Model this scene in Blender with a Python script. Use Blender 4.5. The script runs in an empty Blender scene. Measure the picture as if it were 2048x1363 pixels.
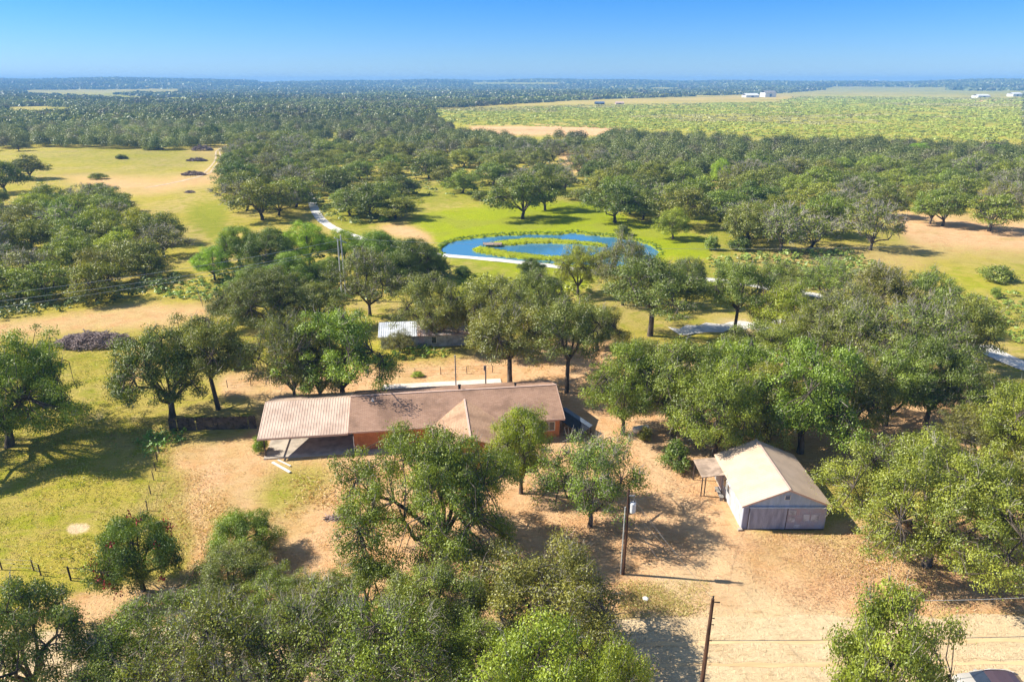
import bpy, math, random
import numpy as np
from mathutils import Vector, Matrix

# ------------------------------------------------------------------ camera, light, exposure
C = bpy.context.scene
COL = C.collection
HC, TH, F, CX, CY = 40.0, math.radians(20.73), 1365.0, 1024.0, 681.5
cam = bpy.data.objects.new('camera', bpy.data.cameras.new('camera'))
COL.objects.link(cam); C.camera = cam
cam.location = (0, 0, HC); cam.rotation_euler = (math.pi/2 - TH, 0, 0)
cam.data.sensor_width = 36; cam.data.lens = 36*F/2048
cam.data.clip_start = 0.5; cam.data.clip_end = 40000

SUN_DIR = Vector((-10.9, 1.3, 9.3)).normalized()           # towards the sun
SUN_EL = math.asin(SUN_DIR.z); SUN_AZ = math.atan2(SUN_DIR.x, SUN_DIR.y)
world = bpy.data.worlds.new('World'); C.world = world; world.use_nodes = True
wt = world.node_tree; wt.nodes.clear()
sky = wt.nodes.new('ShaderNodeTexSky'); sky.sky_type = 'NISHITA'; sky.sun_disc = False
sky.sun_elevation = SUN_EL; sky.sun_rotation = SUN_AZ
sky.altitude = 0; sky.air_density = 1.0; sky.dust_density = 0.0; sky.ozone_density = 5.0
hs = wt.nodes.new('ShaderNodeHueSaturation'); hs.inputs['Saturation'].default_value = 1.2
bg = wt.nodes.new('ShaderNodeBackground'); bg.inputs['Strength'].default_value = 0.062
wo = wt.nodes.new('ShaderNodeOutputWorld')
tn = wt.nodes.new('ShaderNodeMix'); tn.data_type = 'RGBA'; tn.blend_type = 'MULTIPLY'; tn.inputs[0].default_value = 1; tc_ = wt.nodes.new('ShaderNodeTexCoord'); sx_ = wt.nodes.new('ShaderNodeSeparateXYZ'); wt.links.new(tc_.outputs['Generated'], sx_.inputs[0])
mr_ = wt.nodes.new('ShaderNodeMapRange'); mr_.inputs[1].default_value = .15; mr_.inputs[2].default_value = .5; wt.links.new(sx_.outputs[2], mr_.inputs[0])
tm_ = wt.nodes.new('ShaderNodeMix'); tm_.data_type = 'RGBA'; tm_.inputs[6].default_value = (.68, .88, 1.32, 1); tm_.inputs[7].default_value = (2.6, 1.85, 1.4, 1)   # horizon tinted bluer; overhead sky, out of frame, warmed and brightened as added fill
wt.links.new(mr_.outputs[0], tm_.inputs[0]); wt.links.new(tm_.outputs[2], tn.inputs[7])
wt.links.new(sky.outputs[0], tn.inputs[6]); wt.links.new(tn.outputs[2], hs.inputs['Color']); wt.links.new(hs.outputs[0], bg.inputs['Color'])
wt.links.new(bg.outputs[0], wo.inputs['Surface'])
sl = bpy.data.lights.new('sun', 'SUN'); sl.energy = 4.9; sl.angle = math.radians(0.5); sl.color = (1.0, 0.94, 0.81)
so = bpy.data.objects.new('sun', sl); COL.objects.link(so); so.location = (0, 0, 300)
so.rotation_euler = SUN_DIR.to_track_quat('Z', 'Y').to_euler()
C.view_settings.view_transform = 'Standard'; C.view_settings.look = 'None'
C.view_settings.gamma = 1.0; C.view_settings.exposure = 1.0; C.view_settings.use_curve_mapping = False
C.render.engine = 'CYCLES'
cy = C.cycles
cy.max_bounces = 6; cy.diffuse_bounces = 3; cy.glossy_bounces = 2; cy.transmission_bounces = 4; cy.volume_bounces = 0
cy.use_denoising = True; cy.sample_clamp_indirect = 4; cy.use_adaptive_sampling = True; cy.adaptive_threshold = 0.015

rnd = random.Random(7)
NR = np.random.default_rng(11)

# ------------------------------------------------------------------ projection helpers (photo pixels -> points on the ground)
fwd = np.array([0, math.cos(TH), -math.sin(TH)]); upv = np.array([0, math.sin(TH), math.cos(TH)])
def G(px, py, h=0.0):
    d = fwd + np.array([(px-CX)/F, 0, 0]) - (py-CY)/F*upv
    t = (HC-h)/(-d[2])
    return Vector((d[0]*t, d[1]*t, h))
def depth(p): return p[1]*math.cos(TH) + (HC-p[2])*math.sin(TH)
def proj(x, y, z):
    zc = y*math.cos(TH) + (HC-z)*math.sin(TH); yc = y*math.sin(TH) + (z-HC)*math.cos(TH)
    zc = np.maximum(zc, 0.01)
    return CX + F*x/zc, CY - F*yc/zc
def inpoly(px, py, poly):
    px = np.asarray(px, float); py = np.asarray(py, float)
    r = np.zeros(px.shape, bool); n = len(poly); j = n-1
    for i in range(n):
        xi, yi = poly[i]; xj, yj = poly[j]
        if yi != yj:
            c = ((yi > py) != (yj > py)) & (px < (xj-xi)*(py-yi)/(yj-yi)+xi)
            r ^= c
        j = i
    return r
def terrain(x, y):
    x = np.asarray(x, float); y = np.asarray(y, float)
    r = np.hypot(x, y); a = np.arctan2(x, y)
    t = np.clip((r-3600)/3000, 0, 1); t = t*t*(3-2*t)
    ridge = 42 + 9*np.sin(a*9+1.0) + 5*np.sin(a*23+.3) + 3*np.sin(a*47) + 17*np.exp(-((a+.42)/.12)**2) + 9*np.exp(-((a+.12)/.06)**2) + 5*np.exp(-((a-.5)/.1)**2)
    z = t*ridge
    z += np.clip((r-900)/1500, 0, 1)*2.5*np.sin(x/310.+1)*np.cos(y/420.)
    return z

# ------------------------------------------------------------------ object helpers
def tag(o, label=None, cat=None, group=None, kind=None):
    if label: o['label'] = label
    if cat: o['category'] = cat
    if group: o['group'] = group
    if kind: o['kind'] = kind
    return o
def empty(name, loc=(0, 0, 0), rz=0, label=None, cat=None, group=None):
    o = bpy.data.objects.new(name, None); COL.objects.link(o); o.location = loc; o.rotation_euler = (0, 0, rz)
    o.empty_display_size = .2
    return tag(o, label, cat, group)
def link(name, me, parent=None, loc=None):
    o = bpy.data.objects.new(name, me); COL.objects.link(o)
    if parent: o.parent = parent
    if loc is not None: o.location = loc
    return o
def quadmesh(name, V, nq, mat, tint=None, smooth=False, faces=None):
    """fast mesh from a vertex array made of nq quads in order (or an explicit (n,4) face array)"""
    me = bpy.data.meshes.new(name)
    V = np.ascontiguousarray(V, np.float32).reshape(-1, 3)
    if faces is None: faces = np.arange(nq*4, dtype=np.int32)
    faces = np.ascontiguousarray(faces, np.int32).reshape(-1); nf = len(faces)//4
    me.vertices.add(len(V)); me.vertices.foreach_set('co', V.reshape(-1))
    me.loops.add(len(faces)); me.loops.foreach_set('vertex_index', faces)
    me.polygons.add(nf); me.polygons.foreach_set('loop_start', np.arange(nf, dtype=np.int32)*4)
    me.polygons.foreach_set('use_smooth', np.full(nf, smooth))
    me.materials.append(mat)
    me.update(calc_edges=True)
    if tint is not None:
        if tint.ndim == 1:
            a = me.attributes.new('tint', 'FLOAT', 'FACE'); a.data.foreach_set('value', tint.astype(np.float32))
        else:
            a = me.attributes.new('tint', 'FLOAT_COLOR', 'FACE')
            c = np.ones((len(tint), 4), np.float32); c[:, :3] = tint; a.data.foreach_set('color', c.reshape(-1))
    return me
class MB:
    def __init__(s, M=None): s.v = []; s.f = []; s.M = M or Matrix.Identity(4)
    def poly(s, pts):
        b = len(s.v); s.v += [tuple(s.M @ Vector(p)) for p in pts]; s.f.append(tuple(range(b, b+len(pts))))
    def box(s, a, b):
        (x0, y0, z0), (x1, y1, z1) = a, b
        c = [(x0,y0,z0),(x1,y0,z0),(x1,y1,z0),(x0,y1,z0),(x0,y0,z1),(x1,y0,z1),(x1,y1,z1),(x0,y1,z1)]
        k = len(s.v); s.v += [tuple(s.M @ Vector(p)) for p in c]
        s.f += [tuple(k+i for i in q) for q in ((0,3,2,1),(4,5,6,7),(0,1,5,4),(1,2,6,5),(2,3,7,6),(3,0,4,7))]
    def hexa(s, c):
        k = len(s.v); s.v += [tuple(s.M @ Vector(p)) for p in c]
        s.f += [tuple(k+i for i in q) for q in ((0,3,2,1),(4,5,6,7),(0,1,5,4),(1,2,6,5),(2,3,7,6),(3,0,4,7))]
    def slab(s, q, t):
        """quad q (4 pts, ccw from above) extruded down by t"""
        s.hexa([(p[0], p[1], p[2]-t) for p in q] + [tuple(p) for p in q])
    def tube(s, pts, rad, n=6, cap=True):
        pts = [Vector(p) for p in pts]; m = len(pts); base = len(s.v)
        if not hasattr(rad, '__len__'): rad = [rad]*m
        for i, p in enumerate(pts):
            d = (pts[min(i+1, m-1)] - pts[max(i-1, 0)]).normalized()
            a = d.orthogonal().normalized() if i == 0 else (a - d*a.dot(d)).normalized()
            b = d.cross(a)
            for k in range(n):
                t = 2*math.pi*k/n
                s.v.append(tuple(s.M @ (p + (a*math.cos(t)+b*math.sin(t))*rad[i])))
        for i in range(m-1):
            for k in range(n):
                k2 = (k+1) % n
                s.f.append((base+i*n+k, base+i*n+k2, base+(i+1)*n+k2, base+(i+1)*n+k))
        if cap:
            s.f.append(tuple(base+k for k in reversed(range(n)))); s.f.append(tuple(base+(m-1)*n+k for k in range(n)))
    def build(s, name, mat, parent=None, smooth=False):
        me = bpy.data.meshes.new(name); me.from_pydata(s.v, [], s.f); me.materials.append(mat); me.update()
        if smooth: me.polygons.foreach_set('use_smooth', [True]*len(me.polygons))
        return link(name, me, parent)

# ------------------------------------------------------------------ materials
def newmat(name):
    m = bpy.data.materials.new(name); m.use_nodes = True; nt = m.node_tree; nt.nodes.clear()
    out = nt.nodes.new('ShaderNodeOutputMaterial')
    return m, nt, out
def N(nt, t, **kw):
    n = nt.nodes.new(t)
    for k, v in kw.items():
        if k in n.inputs.keys(): n.inputs[k].default_value = v
        else: setattr(n, k, v)
    return n
def mixc(nt, a, b, fac, mode='MIX'):
    m = nt.nodes.new('ShaderNodeMix'); m.data_type = 'RGBA'; m.blend_type = mode
    for s, v in ((6, a), (7, b), (0, fac)):
        if isinstance(v, (tuple, list)): m.inputs[s].default_value = (*v, 1) if len(v) == 3 else v
        elif isinstance(v, (int, float)): m.inputs[s].default_value = v
        else: nt.links.new(v, m.inputs[s])
    return m.outputs[2]
def math_(nt, op, a, b=None, clamp=False):
    m = nt.nodes.new('ShaderNodeMath'); m.operation = op; m.use_clamp = clamp
    for i, v in enumerate((a, b)):
        if v is None: continue
        if isinstance(v, (int, float)): m.inputs[i].default_value = v
        else: nt.links.new(v, m.inputs[i])
    return m.outputs[0]
def noise(nt, vec, scale, detail=4, rough=.6, dist=0):
    n = N(nt, 'ShaderNodeTexNoise', Scale=scale, Detail=detail, Roughness=rough, Distortion=dist)
    nt.links.new(vec, n.inputs['Vector']); return n.outputs[0]
def ramp(nt, fac, lo, hi):
    m = nt.nodes.new('ShaderNodeMapRange'); m.inputs[1].default_value = lo; m.inputs[2].default_value = hi
    m.interpolation_type = 'SMOOTHSTEP'
    nt.links.new(fac, m.inputs[0]); return m.outputs[0]
def simple(name, col, rough=.8, var=.25, scale=2.0, metal=0, bump=0.0, spec=.3, col2=None, stretch=None, space='Object'):
    m, nt, out = newmat(name)
    tc = nt.nodes.new('ShaderNodeTexCoord'); vec = tc.outputs[space]
    if stretch:
        mp = nt.nodes.new('ShaderNodeMapping'); mp.inputs['Scale'].default_value = stretch
        nt.links.new(vec, mp.inputs['Vector']); vec = mp.outputs[0]
    n1 = noise(nt, vec, scale); n2 = noise(nt, vec, scale*7, 3)
    c2 = col2 or tuple(c*(1-var*1.6) for c in col)
    c = mixc(nt, col, c2, ramp(nt, n1, .35, .7))
    c = mixc(nt, c, (0, 0, 0), math_(nt, 'MULTIPLY', n2, var*.5))
    b = N(nt, 'ShaderNodeBsdfPrincipled', Roughness=rough, Metallic=metal)
    b.inputs['Specular IOR Level'].default_value = spec
    nt.links.new(c, b.inputs['Base Color'])
    if bump:
        bp = N(nt, 'ShaderNodeBump', Strength=bump, Distance=.05); nt.links.new(n2, bp.inputs['Height']); nt.links.new(bp.outputs[0], b.inputs['Normal'])
    nt.links.new(b.outputs[0], out.inputs[0]); return m
def leafmat(name, ca, cb, mode='obj', trans=.30):
    m, nt, out = newmat(name)
    at = N(nt, 'ShaderNodeAttribute', attribute_name='tint')
    if mode == 'obj':
        c = mixc(nt, ca, cb, at.outputs['Fac'])
        oi = nt.nodes.new('ShaderNodeObjectInfo'); c = mixc(nt, c, oi.outputs['Color'], 1.0, 'MULTIPLY')
    else:
        c = at.outputs['Color']
    d = N(nt, 'ShaderNodeBsdfDiffuse'); t = N(nt, 'ShaderNodeBsdfTranslucent'); g = N(nt, 'ShaderNodeBsdfGlossy', Roughness=.45)
    nt.links.new(c, d.inputs[0]); nt.links.new(mixc(nt, c, (1.5, 1.35, .5), 1.0, 'MULTIPLY'), t.inputs[0])
    mx = N(nt, 'ShaderNodeMixShader'); mx.inputs[0].default_value = trans
    nt.links.new(d.outputs[0], mx.inputs[1]); nt.links.new(t.outputs[0], mx.inputs[2])
    m2 = N(nt, 'ShaderNodeMixShader'); m2.inputs[0].default_value = .05
    nt.links.new(mx.outputs[0], m2.inputs[1]); nt.links.new(g.outputs[0], m2.inputs[2])
    nt.links.new(m2.outputs[0], out.inputs[0]); return m

M_leaf = leafmat('oak_leaf', (.076, .110, .009), (.315, .350, .045), trans=.24)
M_stuff = leafmat('wood_leaf', None, None, 'attr', trans=.2)
M_flower = simple('flower_red', (.45, .06, .06), .7)
M_bark = simple('bark', (.17, .135, .105), .95, .5, 3.0, bump=.6, stretch=(1, 1, .3))
M_twig = simple('twig', (.50, .45, .37), .95, .4, 3.0)
M_pole = simple('pole_wood', (.17, .085, .05), .9, .5, 3.0, bump=.4, stretch=(1, 1, .15))
M_polegrey = simple('pole_grey', (.34, .31, .28), .9, .4, 3.0, stretch=(1, 1, .15))
M_metal = simple('grey_metal', (.45, .47, .50), .4, .2, 3.0, metal=.6)
M_white = simple('white_paint', (.78, .77, .74), .6, .15, 2.0)
M_black = simple('dark_rubber', (.02, .02, .022), .7, .2)
M_wire = simple('wire', (.16, .15, .14), .5, .2)
M_wirelight = simple('wire_light', (.55, .55, .52), .5, .2)
M_concrete = simple('concrete', (.52, .44, .36), .9, .25, .8, bump=.15)
M_fencewood = simple('fence_wood', (.15, .11, .085), .95, .5, 2.0, bump=.3)
M_stick = simple('dead_wood', (.50, .38, .34), .95, .5, 3.0)
M_glass = simple('window_glass', (.03, .04, .06), .08, .1, spec=.8)

def shingles(name, c1, c2, course=.18):
    m, nt, out = newmat(name)
    tc = nt.nodes.new('ShaderNodeTexCoord')
    br = N(nt, 'ShaderNodeTexBrick', Scale=1.0); br.inputs['Brick Width'].default_value = .5; br.inputs['Row Height'].default_value = course
    br.inputs['Mortar Size'].default_value = .012; br.inputs['Color1'].default_value = (*c1, 1); br.inputs['Color2'].default_value = (*c2, 1)
    br.inputs['Mortar'].default_value = (*[c*.6 for c in c1], 1)
    nt.links.new(tc.outputs['UV'], br.inputs['Vector'])
    n = noise(nt, tc.outputs['UV'], .25, 5, .65); n2 = noise(nt, tc.outputs['UV'], 6, 3)
    c = mixc(nt, br.outputs[0], tuple(x*.55 for x in c1), math_(nt, 'MULTIPLY', ramp(nt, n, .42, .66), .85))
    c = mixc(nt, c, tuple(min(1, x*1.5) for x in c1), math_(nt, 'MULTIPLY', ramp(nt, n2, .5, .8), .35))
    b = N(nt, 'ShaderNodeBsdfPrincipled', Roughness=.9); b.inputs['Specular IOR Level'].default_value = .2
    nt.links.new(c, b.inputs['Base Color'])
    bp = N(nt, 'ShaderNodeBump', Strength=.5, Distance=.03); nt.links.new(br.outputs['Fac'], bp.inputs['Height']); bp.invert = True
    nt.links.new(bp.outputs[0], b.inputs['Normal'])
    nt.links.new(b.outputs[0], out.inputs[0]); return m
M_shingle = shingles('brown_shingle', (.34, .205, .14), (.41, .255, .18))
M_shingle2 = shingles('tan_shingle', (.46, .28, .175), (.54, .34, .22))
M_brick = shingles('orange_brick', (.52, .19, .07), (.62, .26, .11), .085)
M_carroof = simple('ribbed_roof', (.68, .51, .40), .55, .25, .45, col2=(.48, .34, .26), spec=.3)
M_fascia = simple('fascia', (.60, .42, .34), .7, .1)
M_shedroof = simple('cream_roof', (.66, .50, .37), .5, .2, .5, col2=(.54, .40, .29))
M_shedwhite = simple('pale_siding', (.62, .64, .66), .7, .2, 1.2, stretch=(1, 1, .4))
M_shedgrey = simple('grey_siding', (.40, .42, .53), .7, .2, 1.5, stretch=(1.5, 1.5, .3))
M_shedblue = simple('blue_siding', (.42, .53, .70), .7, .15, 1.5, stretch=(1.5, 1.5, .3))
M_rust = simple('rusty_door', (.44, .37, .42), .8, .3, 1.2, col2=(.40, .42, .53))
M_oldroof = simple('galvanised_roof', (.66, .68, .72), .4, .2, .6)
M_redroof = simple('rusty_roof', (.48, .29, .21), .75, .3, .7, col2=(.60, .55, .52))

# ------------------------------------------------------------------ haze
_m, _nt, _out = newmat('haze')
_v = _nt.nodes.new('ShaderNodeVolumePrincipled')
_v.inputs['Color'].default_value = (.25, .55, .96, 1); _v.inputs['Density'].default_value = 1.8e-4; _v.inputs['Anisotropy'].default_value = 0.0
_nt.links.new(_v.outputs[0], _out.inputs['Volume']); M_haze = _m
USE_HAZE = True
if USE_HAZE:
    hz = MB(); hz.box((-8600, -8600, -9), (8600, 8600, 92)); o = hz.build('haze', M_haze); tag(o, kind='stuff')

# ------------------------------------------------------------------ ground: one sheet, fine where the photo looks
GREEN, SAND, STRAW, BRIGHT = 0, 1, 2, 3
ZW, ZH = 1024, 682
Z = np.zeros((4, ZH, ZW), np.float32)
_yy, _xx = np.mgrid[0:ZH, 0:ZW]; _xx = _xx*2.0+1; _yy = _yy*2.0+1
def blur(a, r):
    for ax in (0, 1):
        for _ in range(2):
            p = np.pad(a, [(r+1, r) if i == ax else (0, 0) for i in range(2)], mode='edge'); c = np.cumsum(p, axis=ax, dtype=np.float64)
            n = a.shape[ax]; hi = np.take(c, range(2*r+1, 2*r+1+n), axis=ax); lo = np.take(c, range(0, n), axis=ax)
            a = ((hi-lo)/(2*r+1)).astype(np.float32)
    return a
def zone(ch, val, soft, poly, clear=True):
    m = blur(inpoly(_xx, _yy, poly).astype(np.float32), soft)
    if clear:
        for k in range(4): Z[k] *= (1-m*min(1, val+.3)) if k != ch else 1
    Z[ch] = Z[ch]*(1-m) + val*m
# far plain
zone(GREEN, .55, 4, [(-10,150),(2058,150),(2058,290),(-10,290)])
zone(BRIGHT, .45, 3, [(860,215),(1560,205),(1650,182),(2058,196),(2058,290),(900,280)])
zone(STRAW, .42, 2, [(870,206),(1150,198),(1560,186),(1640,190),(1560,202),(1200,209),(880,215)])
zone(STRAW, .9, 2, [(930,252),(1200,250),(1260,258),(1200,272),(960,272)])
zone(STRAW, .15, 2, [(20,206),(100,206),(100,224),(20,224)]); zone(STRAW, .12, 1, [(40,177),(380,176),(380,186),(40,188)])
for q_ in ([(180,171),(560,169),(560,173),(180,175)], [(560,187),(720,184),(720,189),(560,191)], [(1100,176),(1420,172),(1420,176),(1100,180)], [(240,205),(400,203),(400,208),(240,210)]): zone(STRAW, .3, 1, q_)
zone(GREEN, .5, 2, [(1650,172),(1900,172),(1900,186),(1650,182)])
zone(STRAW, .8, 2, [(1930,196),(2058,198),(2058,206),(1930,206)]); zone(STRAW, .8, 1, [(930,164),(1120,164),(1120,170),(930,170)])
# left field
zone(GREEN, .40, 8, [(-10,290),(420,285),(440,310),(300,330),(250,350),(60,360),(-10,360)])
zone(STRAW, .62, 6, [(215,345),(330,350),(470,320),(475,345),(430,375),(300,395),(220,392),(60,345)])
zone(STRAW, .45, 5, [(330,295),(490,275),(480,330),(420,330)])
zone(GREEN, .7, 8, [(370,400),(470,390),(450,500),(400,470),(360,440)])
zone(BRIGHT, .5, 6, [(300,575),(470,540),(480,600),(330,600)])
zone(STRAW, .62, 6, [(-10,640),(200,612),(300,600),(480,605),(480,625),(330,660),(180,668),(-10,690)])
zone(STRAW, .55, 6, [(250,690),(420,660),(300,760),(200,790)])
# middle clearings
zone(GREEN, .60, 8, [(600,400),(780,360),(1180,340),(1450,380),(1500,520),(1420,560),(850,560),(700,500)])
zone(STRAW, .8, 6, [(740,450),(830,440),(900,465),(870,490),(760,470)])
zone(BRIGHT, .95, 6, [(790,430),(1010,405),(1180,400),(1300,450),(1420,470),(1430,520),(1330,520),(1180,560),(880,520),(870,470)])
zone(STRAW, .7, 6, [(1100,290),(1180,300),(1220,345),(1250,350),(1250,365),(1130,350)])
zone(BRIGHT, .7, 6, [(900,530),(1180,540),(1180,590),(900,610)])
zone(GREEN, .8, 6, [(1300,540),(1480,560),(1500,590),(1300,580)])
zone(STRAW, .8, 7, [(1780,415),(1960,430),(2058,440),(2058,520),(1830,500),(1780,450)])
zone(STRAW, .45, 8, [(1440,500),(1700,480),(2058,500),(2058,540),(1650,560)])
zone(BRIGHT, .45, 8, [(1850,530),(2058,520),(2058,700),(1960,680)])
zone(SAND, .9, 5, [(1370,645),(1420,630),(1500,640),(1530,660),(1440,675),(1380,668)])
zone(GREEN, .3, 8, [(1150,600),(1400,600),(1500,680),(1200,690)])
# yard
zone(STRAW, .85, 9, [(430,745),(900,718),(1220,640),(1250,800),(1500,830),(1500,1060),(1650,1065),(1750,1190),(1700,1240),(1240,1245),(600,1160),(370,1170),(390,1060),(330,980),(340,890),(500,870),(520,800),(430,800)])
zone(STRAW, .95, 5, [(1260,850),(1340,840),(1460,960),(1470,1060),(1340,1100),(1150,1010),(1230,950)])
zone(STRAW, .7, 8, [(1650,1040),(2058,1000),(2058,1240),(1700,1240)])
zone(STRAW, .8, 7, [(1240,680),(2000,740),(1990,900),(1600,980),(1250,860)])
zone(GREEN, .50, 14, [(540,932),(665,918),(675,955),(640,1000),(560,1040),(500,1035),(515,975)])
zone(GREEN, .35, 10, [(320,930),(400,940),(340,1060),(290,1040)])
zone(BRIGHT, .30, 10, [(-10,880),(310,870),(305,1010),(215,1170),(-10,1180)])
zone(GREEN, .35, 8, [(-10,690),(250,680),(230,820),(-10,860)])
zone(SAND, .95, 2, [(130,1055),(145,1046),(172,1045),(184,1052),(170,1064),(140,1067)])
zone(SAND, .7, 4, [(190,825),(210,820),(205,845),(190,850)]); zone(SAND, .6, 4, [(245,835),(285,825),(290,840),(260,850)])
zone(STRAW, .8, 8, [(1200,1140),(1700,1180),(2058,1200),(2058,1260),(1200,1260)])
zone(STRAW, .7, 8, [(380,1150),(1250,1180),(1250,1300),(-10,1320),(-10,1230),(200,1170)])
zone(SAND, .6, 14, [(1290,1130),(1450,1110),(1560,1170),(1720,1215),(1700,1250),(1250,1250)], clear=False)
zone(SAND, .45, 7, [(1250,850),(1300,850),(1330,900),(1400,1010),(1500,1130),(1480,1240),(1380,1240),(1400,1130),(1330,1010),(1270,920)], clear=False)
zone(SAND, .97, 7, [(-10,1262),(1240,1240),(2058,1236),(2058,1380),(-10,1380)])

def build_ground():
    rows = []
    ya = 1500.0
    while ya > 176: rows.append(ya); ya -= 2.2
    r1 = [HC/math.tan(TH+math.atan((y-CY)/F)) for y in rows]
    r = [0.5, 8, 16, 24] + [q for q in r1 if q > 28]
    last = r[-1]
    while last < 7800: last *= 1.05; r.append(last)
    r = np.array(r)
    fine = np.linspace(-44, 44, 620); a = np.concatenate([np.linspace(-180, -46, 40)[1:], fine, np.linspace(46, 180, 40)]); a = np.radians(a)
    nr, na = len(r), len(a)
    R, A = np.meshgrid(r, a, indexing='ij')
    X = R*np.sin(A); Y = R*np.cos(A); zt = terrain(X, Y)
    px, py = proj(X, Y, np.zeros_like(X))
    back = (Y < 5); px = np.where(back, 1024, px); py = np.where(back, 1362, py)
    mapx = np.clip(px/2, 0, ZW-1).astype(int); mapy = np.clip(py/2, 76, ZH-1).astype(int)
    col = np.ones((nr, na, 4), np.float32)
    for k in range(4): col[..., k] = Z[k][mapy, mapx]
    # pond basin, island banks
    for (pl, dz) in ((POND, -1.3), (ISLE_A, 1.45), (ISLE_B, 1.45)):
        m = inpoly(px, py, pl) & (R < 400); zt = zt + np.where(m, dz, 0)
    rel = (R < 700)
    zt = zt + np.where(rel & (zt > -.5), .05*np.sin(X*.9+1.3*np.sin(Y*.21))*np.sin(Y*.6+.5*np.sin(X*.4)), 0)
    V = np.stack([X, Y, zt], -1).reshape(-1, 3)
    i = np.arange(nr-1)[:, None]; j = np.arange(na)[None, :]; j2 = (j+1) % na
    f = np.stack([i*na+j, i*na+j2, (i+1)*na+j2, (i+1)*na+j], -1).reshape(-1, 4)
    me = quadmesh('ground', V, 0, M_ground, smooth=True, faces=f)
    at = me.attributes.new('zone', 'FLOAT_COLOR', 'POINT'); at.data.foreach_set('color', col.reshape(-1))
    # normals up
    o = link('ground', me); tag(o, kind='structure'); return o
def ground_mat():
    m, nt, out = newmat('ground')
    tc = nt.nodes.new('ShaderNodeTexCoord'); P = tc.outputs['Object']
    at = N(nt, 'ShaderNodeAttribute', attribute_name='zone'); sp = nt.nodes.new('ShaderNodeSeparateColor'); nt.links.new(at.outputs['Color'], sp.inputs[0])
    big = noise(nt, P, .045, 5, .6); med = noise(nt, P, .35, 5, .65, .4); sm = noise(nt, P, 2.6, 4, .7, .3); fn = noise(nt, P, 11, 3, .7)
    far = noise(nt, P, .006, 4, .6)
    st = nt.nodes.new('ShaderNodeMapping'); st.inputs['Rotation'].default_value = (0, 0, .9); st.inputs['Scale'].default_value = (.5, 2.2, 1); nt.links.new(P, st.inputs[0])
    streak = noise(nt, st.outputs[0], 1.1, 4, .65)
    def w(src, k=.55):
        s = math_(nt, 'ADD', src, math_(nt, 'MULTIPLY', math_(nt, 'SUBTRACT', math_(nt, 'ADD', math_(nt, 'MULTIPLY', med, .6), math_(nt, 'MULTIPLY', sm, .4)), .5), k*2.2))
        return math_(nt, 'MULTIPLY', ramp(nt, s, .22, .78), ramp(nt, src, 0.0, .12))
    base = mixc(nt, (.46, .375, .060), (.50, .38, .13), ramp(nt, big, .35, .65))
    base = mixc(nt, base, (.30, .30, .025), ramp(nt, med, .42, .72))
    base = mixc(nt, base, (.44, .33, .13), math_(nt, 'MULTIPLY', ramp(nt, streak, .5, .72), .7))
    green = mixc(nt, (.20, .245, .022), (.36, .345, .035), ramp(nt, sm, .35, .65))
    straw = mixc(nt, (.76, .475, .26), (.66, .365, .17), ramp(nt, med, .38, .68))
    straw = mixc(nt, straw, (.80, .58, .31), math_(nt, 'MULTIPLY', ramp(nt, sm, .48, .72), .75))
    straw = mixc(nt, straw, (.40, .32, .08), math_(nt, 'MULTIPLY', ramp(nt, big, .5, .66), .45))
    bright = mixc(nt, (.24, .33, .010), (.43, .43, .015), ramp(nt, sm, .32, .68))
    bright = mixc(nt, bright, (.30, .30, .05), math_(nt, 'MULTIPLY', ramp(nt, big, .45, .6), .5))
    sand = mixc(nt, (.78, .59, .36), (.69, .50, .29), ramp(nt, med, .4, .7))
    c = mixc(nt, base, green, w(sp.outputs[0]))
    c = mixc(nt, c, straw, w(sp.outputs[2]))
    c = mixc(nt, c, bright, w(at.outputs['Alpha']))
    c = mixc(nt, c, sand, w(sp.outputs[1], .35))
    g = math_(nt, 'ADD', math_(nt, 'MULTIPLY', fn, .5), math_(nt, 'MULTIPLY', sm, .5))
    c = mixc(nt, c, mixc(nt, c, (.60, .54, .47), 1.0, 'MULTIPLY'), ramp(nt, g, .50, .74))
    c = mixc(nt, c, mixc(nt, c, (.62, .55, .48), 1.0, 'MULTIPLY'), ramp(nt, streak, .54, .76))
    c = mixc(nt, c, mixc(nt, c, (1.22, 1.2, 1.15), 1.0, 'MULTIPLY'), ramp(nt, g, .5, .28))
    c = mixc(nt, c, mixc(nt, c, (.75, .8, .8), 1.0, 'MULTIPLY'), ramp(nt, far, .45, .65))
    b = N(nt, 'ShaderNodeBsdfPrincipled', Roughness=1.0); b.inputs['Specular IOR Level'].default_value = .05
    nt.links.new(c, b.inputs['Base Color'])
    bp = N(nt, 'ShaderNodeBump', Strength=1.0, Distance=.35); nt.links.new(math_(nt, 'ADD', g, streak), bp.inputs['Height']); nt.links.new(bp.outputs[0], b.inputs['Normal'])
    nt.links.new(b.outputs[0], out.inputs[0]); return m
M_ground = ground_mat()
POND = [(882,497),(892,487),(915,479),(955,474),(1000,470),(1050,468),(1115,468),(1145,464),(1180,469),(1230,473),(1275,481),(1305,491),(1318,503),(1308,515),(1290,526),(1250,532),(1200,531),(1150,528),(1090,524),(1020,521),(960,516),(910,511),(888,505)]
ISLE_A = [(984,484),(1010,480),(1060,475),(1110,477),(1160,481),(1212,487),(1216,492),(1190,490),(1140,485),(1100,484),(1060,485),(1020,489),(990,488)]
ISLE_B = [(943,498),(960,492),(990,497),(1030,504),(1080,510),(1130,512),(1180,512),(1205,504),(1222,500),(1215,512),(1190,520),(1130,520),(1060,517),(1000,511),(955,503)]
build_ground()

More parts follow.
